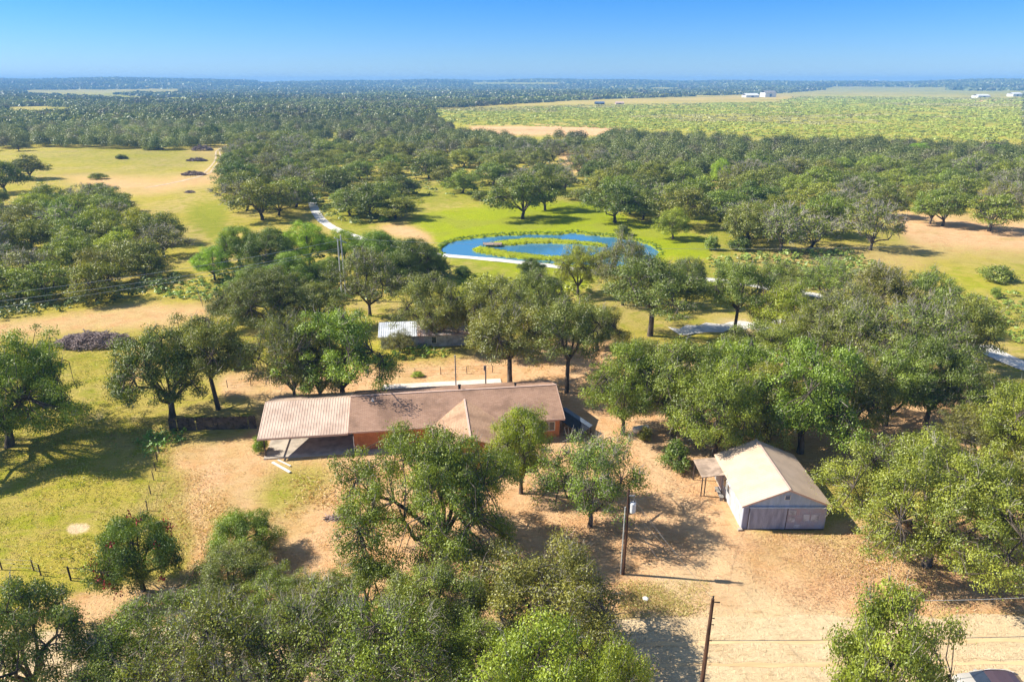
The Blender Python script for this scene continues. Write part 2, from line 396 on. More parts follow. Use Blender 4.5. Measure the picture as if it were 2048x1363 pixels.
def sheet(name, pts, mat, z, sub=None):
    """flat sheet from an ordered outline of ground points"""
    me = bpy.data.meshes.new(name); me.from_pydata([(p[0], p[1], z) for p in pts], [], [tuple(range(len(pts)))]); me.materials.append(mat); me.update()
    o = link(name, me); tag(o, kind='structure')
    if me.polygons[0].normal.z < 0: me.flip_normals()
    return o
def ribbon(name, centre_px, width, mat, z, wob=.12):
    """a strip along ground points"""
    P = [G(*p) for p in centre_px]; Q = []
    for i in range(len(P)-1):
        n = max(2, int((P[i+1]-P[i]).length/1.5))
        p0, p1, p2, p3 = P[max(i-1, 0)], P[i], P[i+1], P[min(i+2, len(P)-1)]
        for k in range(n):
            t = k/n
            Q.append(.5*((2*p1)+(p2-p0)*t+(2*p0-5*p1+4*p2-p3)*t*t+(3*p1-p0-3*p2+p3)*t**3))
    Q.append(P[-1]); V = []; Fc = []
    for i, q in enumerate(Q):
        d = (Q[min(i+1, len(Q)-1)]-Q[max(i-1, 0)]).normalized(); n = Vector((-d.y, d.x, 0))
        wl = width/2+rnd.uniform(-wob, wob); wr = width/2+rnd.uniform(-wob, wob)
        V += [(q+n*wl)+Vector((0, 0, z)), (q-n*wr)+Vector((0, 0, z))]
        if i: Fc.append((2*i-2, 2*i-1, 2*i+1, 2*i))
    me = bpy.data.meshes.new(name); me.from_pydata([tuple(v) for v in V], [], Fc); me.materials.append(mat); me.update()
    if me.polygons[0].normal.z < 0: me.flip_normals()
    o = link(name, me); tag(o, kind='structure'); return o
M_gravel = simple('gravel', (.70, .66, .60), .95, .2, .6, bump=.3)
M_dirt = simple('dirt_road', (.70, .49, .265), .95, .3, .5, bump=.5, col2=(.56, .37, .19), stretch=(.3, 1.6, 1))
M_track = simple('track_sand', (.66, .50, .31), .95, .2, .5)
ribbon('driveway', [(610,378),(622,398),(628,415),(637,432),(652,447),(680,462),(740,482),(800,497),(880,510),(960,517),(1040,525),(1120,534),(1200,545),(1300,552),(1400,558),(1480,566),(1560,580),(1640,592),(1720,612)], 2.9, M_gravel, .075)
ribbon('driveway', [(1960,690),(2000,712),(2050,732),(2110,752)], 4.0, M_gravel, .075)
ribbon('path', [(478,282),(455,293),(440,302),(441,315),(432,330),(420,345)], .9, M_track, .07, .2)
ribbon('path', [(466,284),(443,295),(432,304),(431,318),(422,332),(408,346)], .9, M_track, .07, .2)
ribbon('path', [(420,346),(380,358),(340,367),(290,376)], 1.6, M_track, .07, .5)
ribbon('driveway', [(1350,664),(1410,658),(1470,652),(1530,650),(1570,640)], 4.6, M_gravel, .07, 1.1)
# front dirt road
ribbon('road', [(-400,1345),(0,1330),(500,1318),(1000,1308),(1500,1300),(2048,1296),(2500,1290)], 6.6, M_ground, .07, .4)
_rd = [o for o in COL.objects if o.name == 'road'][0].data; _at = _rd.attributes.new('zone', 'FLOAT_COLOR', 'POINT'); _at.data.foreach_set('color', [0, 1, 0, 0]*len(_rd.vertices))
for _dy, _w in ((1281, .30), (1326, .34)):
    ribbon('wheel_rut', [(-400,_dy+46),(0,_dy+32),(500,_dy+21),(1000,_dy+11),(1500,_dy+4),(2048,_dy),(2500,_dy-6)], _w, M_dirt, .078, .14)

# pond water
m, nt, out = newmat('water')
tc = nt.nodes.new('ShaderNodeTexCoord'); b = N(nt, 'ShaderNodeBsdfPrincipled', Roughness=.03); b.inputs['Base Color'].default_value = (.055, .185, .30, 1); b.inputs['IOR'].default_value = 1.6
nn = noise(nt, tc.outputs['Object'], 1.2, 3); bp = N(nt, 'ShaderNodeBump', Strength=.12, Distance=.05); nt.links.new(nn, bp.inputs['Height']); nt.links.new(bp.outputs[0], b.inputs['Normal'])
nt.links.new(b.outputs[0], out.inputs[0]); M_water = m
sheet('pond_water', [G(*p) for p in [(x+(x-1100)*.06, y+(y-498)*.12) for x, y in POND]], M_water, -.35)

# ------------------------------------------------------------------ tree makers
def leaves(P, Nn, size, rs, asp=.62, droop=0):
    """P (n,3) centres, Nn (n,3) normals, size (n,) -> (4n,3) verts of diamond-ish quads"""
    n = len(P); r = rs.normal(size=(n, 3)); t = np.cross(Nn, r); t /= np.linalg.norm(t, axis=1, keepdims=True)+1e-9
    b = np.cross(Nn, t); s = size[:, None]*.5
    fold = Nn*s*.25
    v0 = P + t*s; v1 = P + b*s*asp + fold; v2 = P - t*s; v3 = P - b*s*asp - fold*.3
    return np.stack([v0, v1, v2, v3], 1).reshape(-1, 3)
def nrm(a): return a/(np.linalg.norm(a, axis=-1, keepdims=True)+1e-9)
def envelope(rs, n, R, z0, z1, lobes, shape):
    """clump centres inside an uneven dome"""
    out = []
    ph = rs.uniform(0, 6.28, 6); am = rs.uniform(.06, .16, 6)*lobes
    while len(out) < n:
        d = nrm(rs.normal(size=3)); 
        if d[2] < -.55: continue
        rad = rs.uniform(.25, 1)**(1/2.6)
        a = math.atan2(d[1], d[0]); k = 1+sum(am[i]*math.sin((i+1)*a+ph[i]+2*d[2]) for i in range(6))
        cz = z0+(z1-z0)*shape; up = (z1-cz) if d[2] > 0 else (cz-z0)
        out.append((d[0]*R*rad*k, d[1]*R*rad*k, cz+d[2]*up*rad*(.9+.2*rs.random())))
    return np.array(out)
def tree_proto(seed, R=5.5, H=9.0, clear=.22, nl=6, nc=130, cr=1.0, nleaf=150, ls=.26, flat=.65, lobes=1.0, twig=2, shape=.35, spread=0, trunkr=.30, fill=0, twl=1.3, twr=.018):
    rs = np.random.default_rng(seed); z0 = H*clear
    CC = envelope(rs, nc, R-cr*.6, z0+cr*.3, H-cr*.4, lobes, shape)
    sz = cr*rs.uniform(.6, 1.35, nc)
    # leaves on flattened clumps
    cnt = np.maximum(6, (nleaf*(sz/cr)**2).astype(int)); idx = np.repeat(np.arange(nc), cnt); n = len(idx)
    d = nrm(rs.normal(size=(n, 3))); d[:, 2] = np.where(d[:, 2] < -.2, d[:, 2]*rs.uniform(-1, 1, n), d[:, 2]); d = nrm(d)
    rr = rs.uniform(.25, 1.0, n)**.45 * (1+.25*rs.normal(size=n))
    off = d*(sz[idx]*rr)[:, None]; off[:, 2] *= flat
    P = CC[idx]+off
    Nn = nrm(d*1.1 + rs.normal(size=(n, 3))*.48 + np.array([0, 0, .35]))
    ct = rs.random(nc)
    tint = np.clip(.68*ct[idx]+.32*rs.random(n), 0, 1)
    S = ls*rs.uniform(.6, 1.3, n)
    keep = P[:, 2] > .1
    P, Nn, S, tint = P[keep], Nn[keep], S[keep], tint[keep]
    crown = quadmesh('crown', leaves(P, Nn, S, rs), len(P), M_leaf, tint)
    # wood
    mb = MB(); lean = rs.uniform(-.5, .5, 2)*R*.12; fork = np.array([lean[0], lean[1], max(z0*1.0, H*.16)])
    mb.tube([(0, 0, -.3), (0, 0, .05), (lean[0]*.5+rs.normal()*.08, lean[1]*.5, fork[2]*.5), tuple(fork)], [trunkr*1.7, trunkr*1.25, trunkr, trunkr*.92], 8)
    ang = np.arctan2(CC[:, 1], CC[:, 0]); a0 = rs.uniform(0, 6.28)
    lab = (((ang-a0) % (2*math.pi))/(2*math.pi)*nl).astype(int) % nl
    top = (np.hypot(CC[:, 0], CC[:, 1]) < R*.35) & (CC[:, 2] > H*.6); lab[top] = nl
    tw = MB()
    for k in range(nl+1):
        ii = np.where(lab == k)[0]
        if not len(ii): continue
        ce = CC[ii].mean(0); e = fork+(ce-fork)*1.15; L = np.linalg.norm(e-fork)
        pts = [fork]
        for q in (.3, .6, .85, 1.0):
            p = fork+(e-fork)*q; p = p+rs.normal(size=3)*L*.055; p[2] += L*.10*math.sin(q*3.14)*(1 if k < nl else 0)*(-1 if rs.random() < .3 else 1); pts.append(p)
        rad = [trunkr*.62, trunkr*.5, trunkr*.38, trunkr*.25, trunkr*.12]
        mb.tube([tuple(p) for p in pts], rad, 6, cap=False)
        pa = np.array(pts)
        for i in ii:
            c = CC[i]; dd = np.linalg.norm(pa[1:]-c, axis=1)+np.array([1.2, .5, .2, 0]); s = int(dd.argmin())+1
            st = pa[s]; mid = (st+c)/2+rs.normal(size=3)*np.linalg.norm(c-st)*.13
            mb.tube([tuple(st), tuple(mid), tuple(c)], [rad[s]*.5+.02, .045, .022], 4, cap=False)
            for _ in range(rs.poisson(twig)):
                dv = nrm((c-np.array([0, 0, H*.35]))*np.array([1, 1, .8])/R+rs.normal(size=3)*.6+np.array([0, 0, .3])); l = cr*rs.uniform(.7, 1.0)*twl
                e2 = c+dv*l; m2 = c+dv*l*.5+rs.normal(size=3)*.12
                tw.tube([tuple(c), tuple(m2), tuple(e2)], [twr*1.6, twr*1.2, twr*.6], 3, cap=False)
    tm = bpy.data.meshes.new('trunk'); nb = len(mb.v)
    tm.from_pydata(mb.v+tw.v, [], mb.f+[tuple(i+nb for i in q) for q in tw.f]); tm.materials.append(M_bark); tm.materials.append(M_twig)
    mi = [0]*len(mb.f)+[1]*len(tw.f); tm.polygons.foreach_set('material_index', mi); tm.polygons.foreach_set('use_smooth', [True]*len(mi)); tm.update()
    return dict(R=R, H=H, crown=crown, trunk=tm)
PR = {}
PR['oak'] = [tree_proto(100+i, nc=150, nleaf=260, ls=.165, lobes=1.4, cr=.92, shape=.38, clear=.13, nl=6) for i in range(4)]
PR['big'] = [tree_proto(150+i, R=8.5, H=10.5, nc=380, nleaf=260, ls=.165, lobes=1.6, cr=.95, shape=.36, clear=.10, nl=8, trunkr=.42, twig=2) for i in range(3)]
PR['sparse'] = [tree_proto(200+i, nc=160, nleaf=140, ls=.17, lobes=1.7, cr=1.0, flat=.6, twig=7, twl=1.25, twr=.015, clear=.18, nl=7, trunkr=.24) for i in range(3)]
PR['tall'] = [tree_proto(170+i, R=5, H=10, nc=130, nleaf=250, ls=.165, lobes=1.5, cr=.92, clear=.34, shape=.36, nl=6, trunkr=.26) for i in range(2)]
PR['dense'] = [tree_proto(300+i, nc=170, nleaf=270, ls=.17, lobes=1.1, cr=1.05, clear=.0, shape=.42, twig=.3, H=8.0) for i in range(2)]
PR['soft'] = [tree_proto(350+i, nc=190, nleaf=230, ls=.155, lobes=1.3, cr=.9, clear=.12, shape=.4, twig=4, flat=.8, twr=.014) for i in range(2)]
PR['bush'] = [tree_proto(400+i, R=2.2, H=2.8, nc=42, nleaf=110, ls=.22, lobes=1.0, cr=.7, clear=.0, shape=.3, twig=1, trunkr=.08, flat=.8) for i in range(3)]
PR['mid'] = [tree_proto(500+i, nc=120, nleaf=90, ls=.32, lobes=1.3, cr=1.15, clear=.14, shape=.4, twig=.6, twr=.04) for i in range(5)]
PR['middense'] = [tree_proto(520+i, nc=135, nleaf=90, ls=.32, lobes=1.4, cr=1.2, clear=.0, shape=.36, twig=.6, twr=.04) for i in range(4)]
PR['midsparse'] = [tree_proto(550+i, nc=100, nleaf=50, ls=.30, lobes=1.5, cr=1.15, clear=.15, shape=.4, twig=5, twr=.04, twl=1.5) for i in range(2)]

TINT = dict(mid=(1, 1, 1), dark=(.72, .80, .80), grey=(1.05, 1.02, 1.25), light=(1.25, 1.3, 1.05), yellow=(1.5, 1.55, .6), lime=(1.45, 1.9, .55), olive=(1.08, 1.12, .75), deep=(.62, .80, .62), green=(1.0, 1.25, .8))
used_n = {}
def plant(kind, x, y, R, h, tint, label, cat='tree', group=None, name='oak_tree', z=None, rz=None):
    p = PR[kind][used_n.get(kind, 0) % len(PR[kind])]; used_n[kind] = used_n.get(kind, 0)+1
    zz = float(terrain(x, y)) if z is None else z
    r = empty(name, (x, y, zz), rnd.uniform(0, 6.28) if rz is None else rz, label, cat, group)
    r.scale = (R/p['R'], R/p['R'], h/p['H'])
    t = TINT[tint] if isinstance(tint, str) else tint; j = [rnd.uniform(.9, 1.1) for _ in range(3)]
    a = link('trunk', p['trunk'], r); c = link('crown', p['crown'], r)
    c.color = (t[0]*j[0], t[1]*j[1], t[2]*j[2], 1)
    return r, c
TREES = []
def T(kind, bx, by, ytop, wpx, tint, label, name='oak_tree', cat='tree', group=None, hmax=14):
    b = G(bx, by); zc = depth(b); R = wpx/2*zc/F; a = TH+math.atan((ytop-CY)/F)
    for _ in range(3):
        h = min(hmax, HC-(b.y+.3*R)*math.tan(a)); z2 = depth((b.x, b.y, max(h, 1)*.6)); R = wpx/2*z2/F
    if by > 1363: b.x = (bx-CX)/F*z2
    h = max(h, .75*R) if kind != 'bush' else max(h, .5*R); h = min(h, hmax)
    if kind == 'oak' and R > 6.9: kind = 'big'
    TREES.append((b.x, b.y, R)); return plant(kind, b.x, b.y, R, h, tint, label, cat, group, name)

OAKS = 'oaks standing around the house and yard'
# --- front row along the road
T('oak', 40, 1400, 1152, 250, 'dark', 'dark dense oak in the corner below the wire gate', group=OAKS)
r, c = T('dense', 287, 1180, 1015, 165, 'deep', 'dark green crape myrtle with dull red flower heads beside the wire gate', name='crape_myrtle')
MYRTLE = (r, )
T('dense', 490, 1115, 1015, 140, 'green', 'rounded green young tree at the edge of the bare orange yard', name='young_tree')
T('soft', 468, 1200, 1083, 165, 'grey', 'pale grey-green low oak touching the rounded young tree', group=OAKS)
T('sparse', 300, 1350, 1185, 230, 'olive', 'olive thin oak just below the red-flowered crape myrtle', group=OAKS)
T('soft', 215, 1405, 1265, 190, 'olive', 'low olive oak between the dark corner oak and the thin oaks', group=OAKS)
T('sparse', 430, 1440, 1190, 280, 'mid', 'thin oak with pale sand showing between its grey branches', group=OAKS)
T('sparse', 590, 1400, 1150, 260, 'grey', 'grey twiggy half-bare oak in the roadside row', group=OAKS)
T('oak', 735, 1232, 1105, 165, 'mid', 'small flat-topped oak with slim bare stem north of the twiggy roadside oak', group=OAKS)
T('sparse', 760, 1440, 1180, 290, 'olive', 'leaning olive oak with dark bent limbs along the dirt road', group=OAKS)
T('soft', 870, 1310, 1120, 240, 'mid', 'soft green oak joined to the big roadside oak', group=OAKS)
T('soft', 1085, 1300, 1075, 310, 'mid', 'broad domed fine-leaved oak next to the transformer pole', group=OAKS)
T('oak', 1090, 1560, 1215, 330, 'light', 'bright leafy oak at the dirt road edge under the domed oak', group=OAKS)
T('oak', 1215, 1600, 1240, 190, 'light', 'small bright oak sprig beside the open dirt road', group=OAKS)
T('soft', 965, 1385, 1225, 200, 'olive', 'olive oak between the leaning oak and the bright roadside oak', group=OAKS)
T('sparse', 640, 1290, 1150, 170, 'mid', 'thin oak behind the grey half-bare roadside oak', group=OAKS)
T('soft', 560, 1240, 1130, 150, 'green', 'low green oak on the edge of the orange dirt', group=OAKS)
# --- yard
T('big', 882, 1112, 838, 335, 'olive', 'large spreading oak in front of the brick house gable', group=OAKS)
T('soft', 1042, 985, 800, 138, 'yellow', 'upright yellow-green tree against the brown shingle roof', group=OAKS)
T('sparse', 1180, 1052, 850, 205, 'green', 'open-crowned oak between the house and the transformer pole', group=OAKS)
T('oak', 1852, 1130, 865, 350, 'light', 'huge round oak beside the metal shed', group=OAKS)
T('oak', 1788, 1540, 1152, 275, 'light', 'leafy oak overhanging the dirt road beside the parked car', group=OAKS)
T('oak', 1725, 1560, 1290, 170, 'yellow', 'low yellowish oak bough at the road edge by the second pole', group=OAKS)
T('oak', 2055, 1120, 880, 230, 'mid', 'oak shading the yard signs east of the huge round oak', group=OAKS)
T('oak', 2035, 960, 745, 190, 'light', 'light green oak on the frame edge behind the huge round oak', group=OAKS)
T('oak', 20, 892, 655, 330, 'olive', 'old oak with a thick leaning trunk alone in the pasture', group=OAKS)
T('oak', 345, 833, 640, 220, 'dark', 'dark oak over the end of the picket fence', group=OAKS)
T('tall', 437, 818, 618, 160, 'mid', 'tall single-stemmed oak rising behind the picket fence', group=OAKS)
T('sparse', 590, 812, 618, 150, 'grey', 'grey leaning oak behind the carport', group=OAKS)
T('oak', 690, 806, 600, 205, 'green', 'green oak casting its shade where carport meets roof', group=OAKS)
T('oak', 640, 812, 650, 130, 'mid', 'forked oak between the grey oak and the green oak behind the carport', group=OAKS)
T('tall', 1020, 776, 590, 190, 'mid', 'oak with trunk showing behind the middle of the house ridge', group=OAKS)
T('tall', 1133, 784, 560, 160, 'mid', 'tall oak with a straight dark trunk off the house corner', group=OAKS)
# --- behind the house
T('sparse', 740, 632, 492, 145, 'mid', 'crooked open oak with bare bent limbs near the twin-pole power line', group=OAKS)
T('oak', 548, 655, 530, 190, 'dark', 'dark round oak left of the crooked open oak', group=OAKS)
T('soft', 470, 640, 580, 80, 'grey', 'small grey-green oak beside the dark round oak', group=OAKS)
T('soft', 872, 690, 540, 150, 'grey', 'pale feathery oak hanging over the old farmhouse roof', group=OAKS)
T('sparse', 800, 706, 655, 60, 'mid', 'small thin oak by the old farmhouse window', group=OAKS)
T('soft', 985, 702, 540, 160, 'mid', 'soft green oak at the rusty end of the old farmhouse', group=OAKS)
T('oak', 640, 660, 560, 120, 'mid', 'oak between the dark round oak and the old farmhouse', group=OAKS)
T('soft', 1080, 660, 535, 130, 'grey', 'grey-green oak behind the straight-trunked corner oak', group=OAKS)
T('tall', 1300, 672, 492, 200, 'dark', 'forked dark oak at the edge of the white gravel turnaround', group=OAKS)
T('sparse', 1245, 610, 448, 120, 'grey', 'grey oak standing against the pond water', group=OAKS)
T('soft', 1155, 590, 480, 90, 'yellow', 'yellowish oak in front of the pond driveway', group=OAKS)
T('tall', 1467, 672, 512, 125, 'mid', 'lollipop oak with a slim trunk on the gravel turnaround', group=OAKS)
T('oak', 1370, 610, 510, 95, 'dark', 'dark oak between the turnaround and the pond', group=OAKS)
T('dense', 1062, 558, 512, 52, 'deep', 'small dark bushy tree below the pond driveway', name='bushy_tree')
T('dense', 925, 552, 530, 34, 'deep', 'little dark bush tree beside the pond driveway', name='bushy_tree')
T('oak', 1195, 700, 600, 120, 'mid', 'oak in shade between the corner oak and the forked dark oak', group=OAKS)
RW = 'oaks massed along the shed side of the yard'
for a in [
 ('oak',1245,868,672,150,'green','green oak over the sandy track east of the house'),
 ('oak',1345,880,668,205,'mid','tall oak crown shading the drums and tank near the shed'),
 ('oak',1425,922,715,185,'light','light green oak whose trunk stands at the shed porch'),
 ('oak',1470,840,662,190,'green','bright oak behind the shed porch oak'),
 ('oak',1600,905,655,230,'green','broad bright oak overhanging the shed roof'),
 ('oak',1530,893,720,170,'light','light green oak leaning over the ridge end of the shed roof'),
 ('oak',1690,880,700,180,'mid','oak behind the shed between two broad crowns'),
 ('oak',1770,850,680,170,'mid','oak in the middle of the mass above the huge round oak'),
 ('oak',1530,760,640,170,'mid','oak along the back of the shed grove'),
 ('sparse',1700,760,600,170,'grey','grey half-bare oak in the shed grove'),
 ('sparse',1820,770,560,200,'grey','grey feathery oak on the edge of the shed grove'),
 ('oak',1850,850,660,170,'dark','dark oak next to the white lane in the shed grove'),
 ('oak',1910,730,580,160,'mid','oak crown overlooking the green weedy field'),
 ('sparse',1680,700,560,150,'grey','silvery oak in the middle of the grove behind the turnaround'),
 ('soft',1560,690,560,150,'yellow','yellow-green oak beside the gravel turnaround'),
 ('sparse',1750,660,520,150,'mid','twiggy oak at the back of the grove by the dry pasture'),
 ('oak',1840,660,530,130,'mid','oak at the back of the grove facing the dry pasture'),
 ('soft',1610,740,610,140,'olive','olive oak in the middle of the shed grove'),
 ('soft',1560,600,520,110,'mid','oak where the gravel drive leaves the pond'),
 ('sparse',1650,610,505,110,'light','pale twiggy oak beside the drive end'),
 ('oak',1930,830,720,130,'mid','oak at the bend of the white lane'),
 ('soft',1950,930,800,140,'mid','oak behind the huge round oak near the lane'),
 ('sparse',1400,800,690,120,'mid','thin oak in the middle of the drum and tank oaks'),
 ('oak',1300,770,672,110,'light','small bright oak topping the grove by the house corner')]:
    T(*a[:6], a[6], group=RW)
# --- rounded green trees in the hollow left of the pond
GC = 'rounded bright trees in the hollow by the pond'
for i, (bx, by, yt, w, k, tn) in enumerate([(480,530,445,90,'dense','green'),(545,545,450,110,'dense','deep'),(620,530,440,95,'dense','lime'),(585,590,500,110,'dense','green'),
    (690,520,455,70,'dense','lime'),(760,540,455,110,'dense','green'),(830,560,470,110,'dense','deep'),(870,560,500,60,'dense','deep'),(430,560,490,80,'soft','lime'),(505,600,530,90,'dense','green'),(660,580,510,80,'dense','green'),(780,570,500,90,'dense','deep')]):
    nmt = {'green':'mid green','deep':'deep green','lime':'yellow-green'}[tn]
    T(k, bx, by, yt, w, tn, nmt+' rounded tree '+['at the pasture corner of the hollow','near the start of the white lane','below the bend of the white lane','in the middle of the hollow','touching the top of the twin pole','behind the twin pole towards the pond','at the pond tip end of the hollow','overlooking the pond driveway start','outermost towards the weedy pasture strip','above the dark round oak','under the crossarm of the twin pole','in front of the pond tip trees'][i], group=GC, name='round_tree')

# --- automatic scatter of the woods beyond (each still a tree of its own)
def scatter(poly, spacing, rmin, rmax, rs, top=None, avoid=()):
    xs = [p[0] for p in poly]; ys = [p[1] for p in poly]; pts = []
    c = [G(x, y) for x, y in poly]; x0, x1 = min(p.x for p in c), max(p.x for p in c); y0, y1 = min(p.y for p in c), max(p.y for p in c)
    n = int((x1-x0)*(y1-y0)/spacing**2*9)
    X = rs.uniform(x0, x1, n); Y = rs.uniform(y0, y1, n); px, py = proj(X, Y, np.zeros(n)); ok = inpoly(px, py, poly)
    for a in avoid: ok &= ~inpoly(px, py, a)
    grid = {}
    for x, y in zip(X[ok], Y[ok]):
        k = (int(x//spacing), int(y//spacing)); good = True
        for i in (-1, 0, 1):
            for j in (-1, 0, 1):
                for (a, b) in grid.get((k[0]+i, k[1]+j), ()):
                    if (a-x)**2+(b-y)**2 < spacing**2: good = False
        if good: grid.setdefault(k, []).append((x, y)); pts.append((x, y, rs.uniform(rmin, rmax)))
    return pts
rs = np.random.default_rng(5)
CLEAR = [[(740,450),(800,400),(960,395),(1100,420),(1180,395),(1290,440),(1430,470),(1430,560),(850,560),(860,470)],
         [(600,380),(640,380),(700,450),(640,460),(610,420)]]
tw = lambda t: {'mid':'mid green','dark':'dark green','grey':'grey-green','light':'light green','yellow':'yellow-green','olive':'olive','lime':'vivid lime'}[t]
SEEN = {}
EXTRA = ['', 'broader', 'narrower', 'rounder', 'flatter', 'ragged']
def wood(poly, spacing, rmin, rmax, hmin, hmax, where, group, tints, cols, rows, kinds=('middense','mid','middense','midsparse'), avoid=(), name='oak_tree', word='oak', maxn=999):
    L = scatter(poly, spacing, rmin, rmax, rs, avoid=avoid); L.sort(key=lambda t: t[1]); L = L[:maxn]
    for (x, y, R) in L:
        t = tints[rs.integers(len(tints))]; k = kinds[rs.integers(len(kinds))]
        h = rs.uniform(hmin, hmax); px, py = proj(x, y, 0)
        cw = [c for q, c in cols if px < q][0]; rw = [c for q, c in rows if py < q][0]
        word_ = word
        plant(k, x, y, R, h, t, ' '.join(w_ for w_ in (tw(t), 'tall' if h > (hmin+hmax)/2 else 'low', 'twiggy' if k == 'midsparse' else '', word, rw, cw) if w_), 'tree', group, name)
    return len(L)
MIX = ['mid', 'mid', 'dark', 'grey', 'olive', 'light']
nn_ = []
THK = [(45, 'at the frame edge of the thicket'), (110, 'in the outer half of the thicket'), (190, 'in the middle of the thicket'), (260, 'towards the thicket tip'), (9999, 'at the pasture tip of the thicket')]
nn_.append(wood([(-60,470),(60,425),(130,412),(215,405),(235,440),(320,465),(338,510),(325,560),(240,592),(150,615),(0,630),(-60,640)], 9.4, 5, 7.2, 7, 9.5, '', 'oaks of the thicket in the pasture', ['olive','mid','yellow','olive','grey','light'], THK, [(430,'on the far edge,'),(500,'behind the wires,'),(560,'under the wires,'),(9999,'fronting the sandy strip,')], kinds=('middense','middense','middense','midsparse')))
nn_.append(wood([(455,345),(480,290),(560,280),(620,290),(620,345),(600,440),(480,445),(480,390)], 12.5, 6, 8.5, 8, 11, '', 'oaks between the pasture and the lane', ['mid','dark','olive','mid'], [(520,'of the belt facing the pasture'),(570,'in the middle of the belt'),(9999,'of the belt facing the white lane')], [(305,'at the farthest tip,'),(325,'one third down,'),(350,'second third down,'),(385,'in the nearer half,'),(9999,'at the near end,')]))
nn_.append(wood([(640,310),(900,310),(1190,310),(1260,330),(1190,350),(1190,395),(960,392),(800,395),(790,440),(700,440),(640,380)], 16.5, 6, 9, 7, 11, '', 'oaks of the open wood beyond the pond', MIX, [(720,'beside the white lane'),(820,'over the pond meadow'),(950,'above the pond tip'),(1080,'above the big dark oak'),(9999,'next to the grassy ride')], [(330,'far back'),(360,'half way back'),(390,'near the clearing'),(9999,'at the meadow edge')]))
nn_.append(wood([(1250,362),(1500,345),(2060,350),(2060,440),(1960,430),(1800,415),(1750,470),(1600,500),(1480,490),(1420,470),(1300,440),(1200,430),(1190,395)], 13.0, 6, 8.5, 8, 11.5, '', 'oaks of the dense wood east of the pond', MIX, [(1300,'above the pond bank'),(1400,'above the rounded yellow-green tree'),(1500,'above the weedy hollow'),(1620,'left of the umbrella-shaped oak'),(1740,'by the dry pasture corner'),(1860,'above the slim-trunked oaks'),(9999,'above the pasture at the frame edge')], [(375,'third row back,'),(400,'second row back,'),(440,'front row,'),(9999,'on the near fringe,')], maxn=75, avoid=([(1290,392),(1430,382),(1445,410),(1300,415)], [(1185,342),(1265,338),(1260,368),(1190,362)], [(1560,440),(1640,430),(1660,452),(1570,465)])))
for o_ in COL.objects:
    l_ = o_.get('label')
    if l_ and len(l_.split()) > 15: o_['label'] = l_.replace(' tall', '').replace(' low', '').replace(' in the middle of the belt', ' mid belt')
by_l = {}
for o_ in COL.objects:
    if o_.type == 'EMPTY' and o_.get('label') and o_.get('group'): by_l.setdefault((o_['group'], o_['label']), []).append(o_)
for (g_, l_), L_ in by_l.items():
    if len(L_) < 2: continue
    L_.sort(key=lambda q_: q_.scale.x)
    W_ = {2: ('narrower', 'broader'), 3: ('narrowest', 'middle-sized', 'broadest'), 4: ('narrowest', 'second narrowest', 'second broadest', 'broadest')}.get(len(L_))
    for i_, o_ in enumerate(L_):
        if W_: o_['label'] = W_[i_]+' '+l_

# hand-set mid trees
PT = 'trees by the pond and the dry pasture'
for a in [
 ('mid',1045,438,328,120,'dark','big dark oak with its shade on the bright pond grass'),
 ('mid',1090,420,335,90,'mid','oak joined to the big dark oak above the pond'),
 ('mid',1230,445,360,110,'dark','dark spreading oak over the far pond bank'),
 ('mid',1285,440,375,90,'mid','oak beside the dark spreading oak over the pond bank'),
 ('dense',1345,478,412,72,'yellow','rounded yellow-green tree on the pond grass'),
 ('mid',1645,470,385,75,'olive','umbrella-shaped oak at the near edge of the dense wood'),
 ('midsparse',1740,500,400,105,'grey','grey twiggy oak at the dry pasture corner'),
 ('mid',1860,448,375,70,'olive','first of the slim-trunked oaks on the bare sandy pasture'),
 ('mid',1885,452,372,85,'mid','slim-trunked oak joined to its neighbour on the bare sandy pasture'),
 ('mid',1978,462,385,110,'olive','wide slim-trunked oak on the dry pasture near the frame edge'),
 ('midsparse',1560,505,405,110,'grey','grey oak above the weedy hollow'),
 ('mid',1490,495,410,90,'mid','oak above the weedy hollow by the pond end'),
 ('mid',740,435,365,110,'dark','dark low oak left of the pond meadow'),
 ('mid',700,430,375,80,'mid','oak between the white lane and the pond meadow'),
 ('mid',62,358,308,70,'dark','lone dark oak in the pasture'),
 ('mid',12,385,320,95,'dark','oak on the frame edge with shade on the pasture'),
 ('mid',38,302,280,32,'dark','small lone oak far up the pasture'),
 ('mid',2,412,375,40,'dark','low oak on the frame edge above the thicket'),
 ('mid',525,440,350,120,'mid','large oak at the corner of the belt by the pasture'),
 ('mid',480,385,320,85,'dark','outlying oak of the belt leaning over the pasture'),
 ('dense',1440,372,315,40,'lime','vivid lime tree inside the dense wood'),
 ('dense',1985,318,288,60,'lime','vivid lime tree topping the dense wood near the frame edge'),
 ('dense',1830,316,284,46,'lime','vivid lime tree on the crest of the dense wood'),
 ('mid',345,285,258,26,'dark','small dark oak at the top of the pasture'),
 ('mid',425,285,245,42,'dark','greyish oak next to the brush piles')]:
    T(*a[:6], a[6], group=PT)
BU = 'bushes dotted over the pasture and clearings'
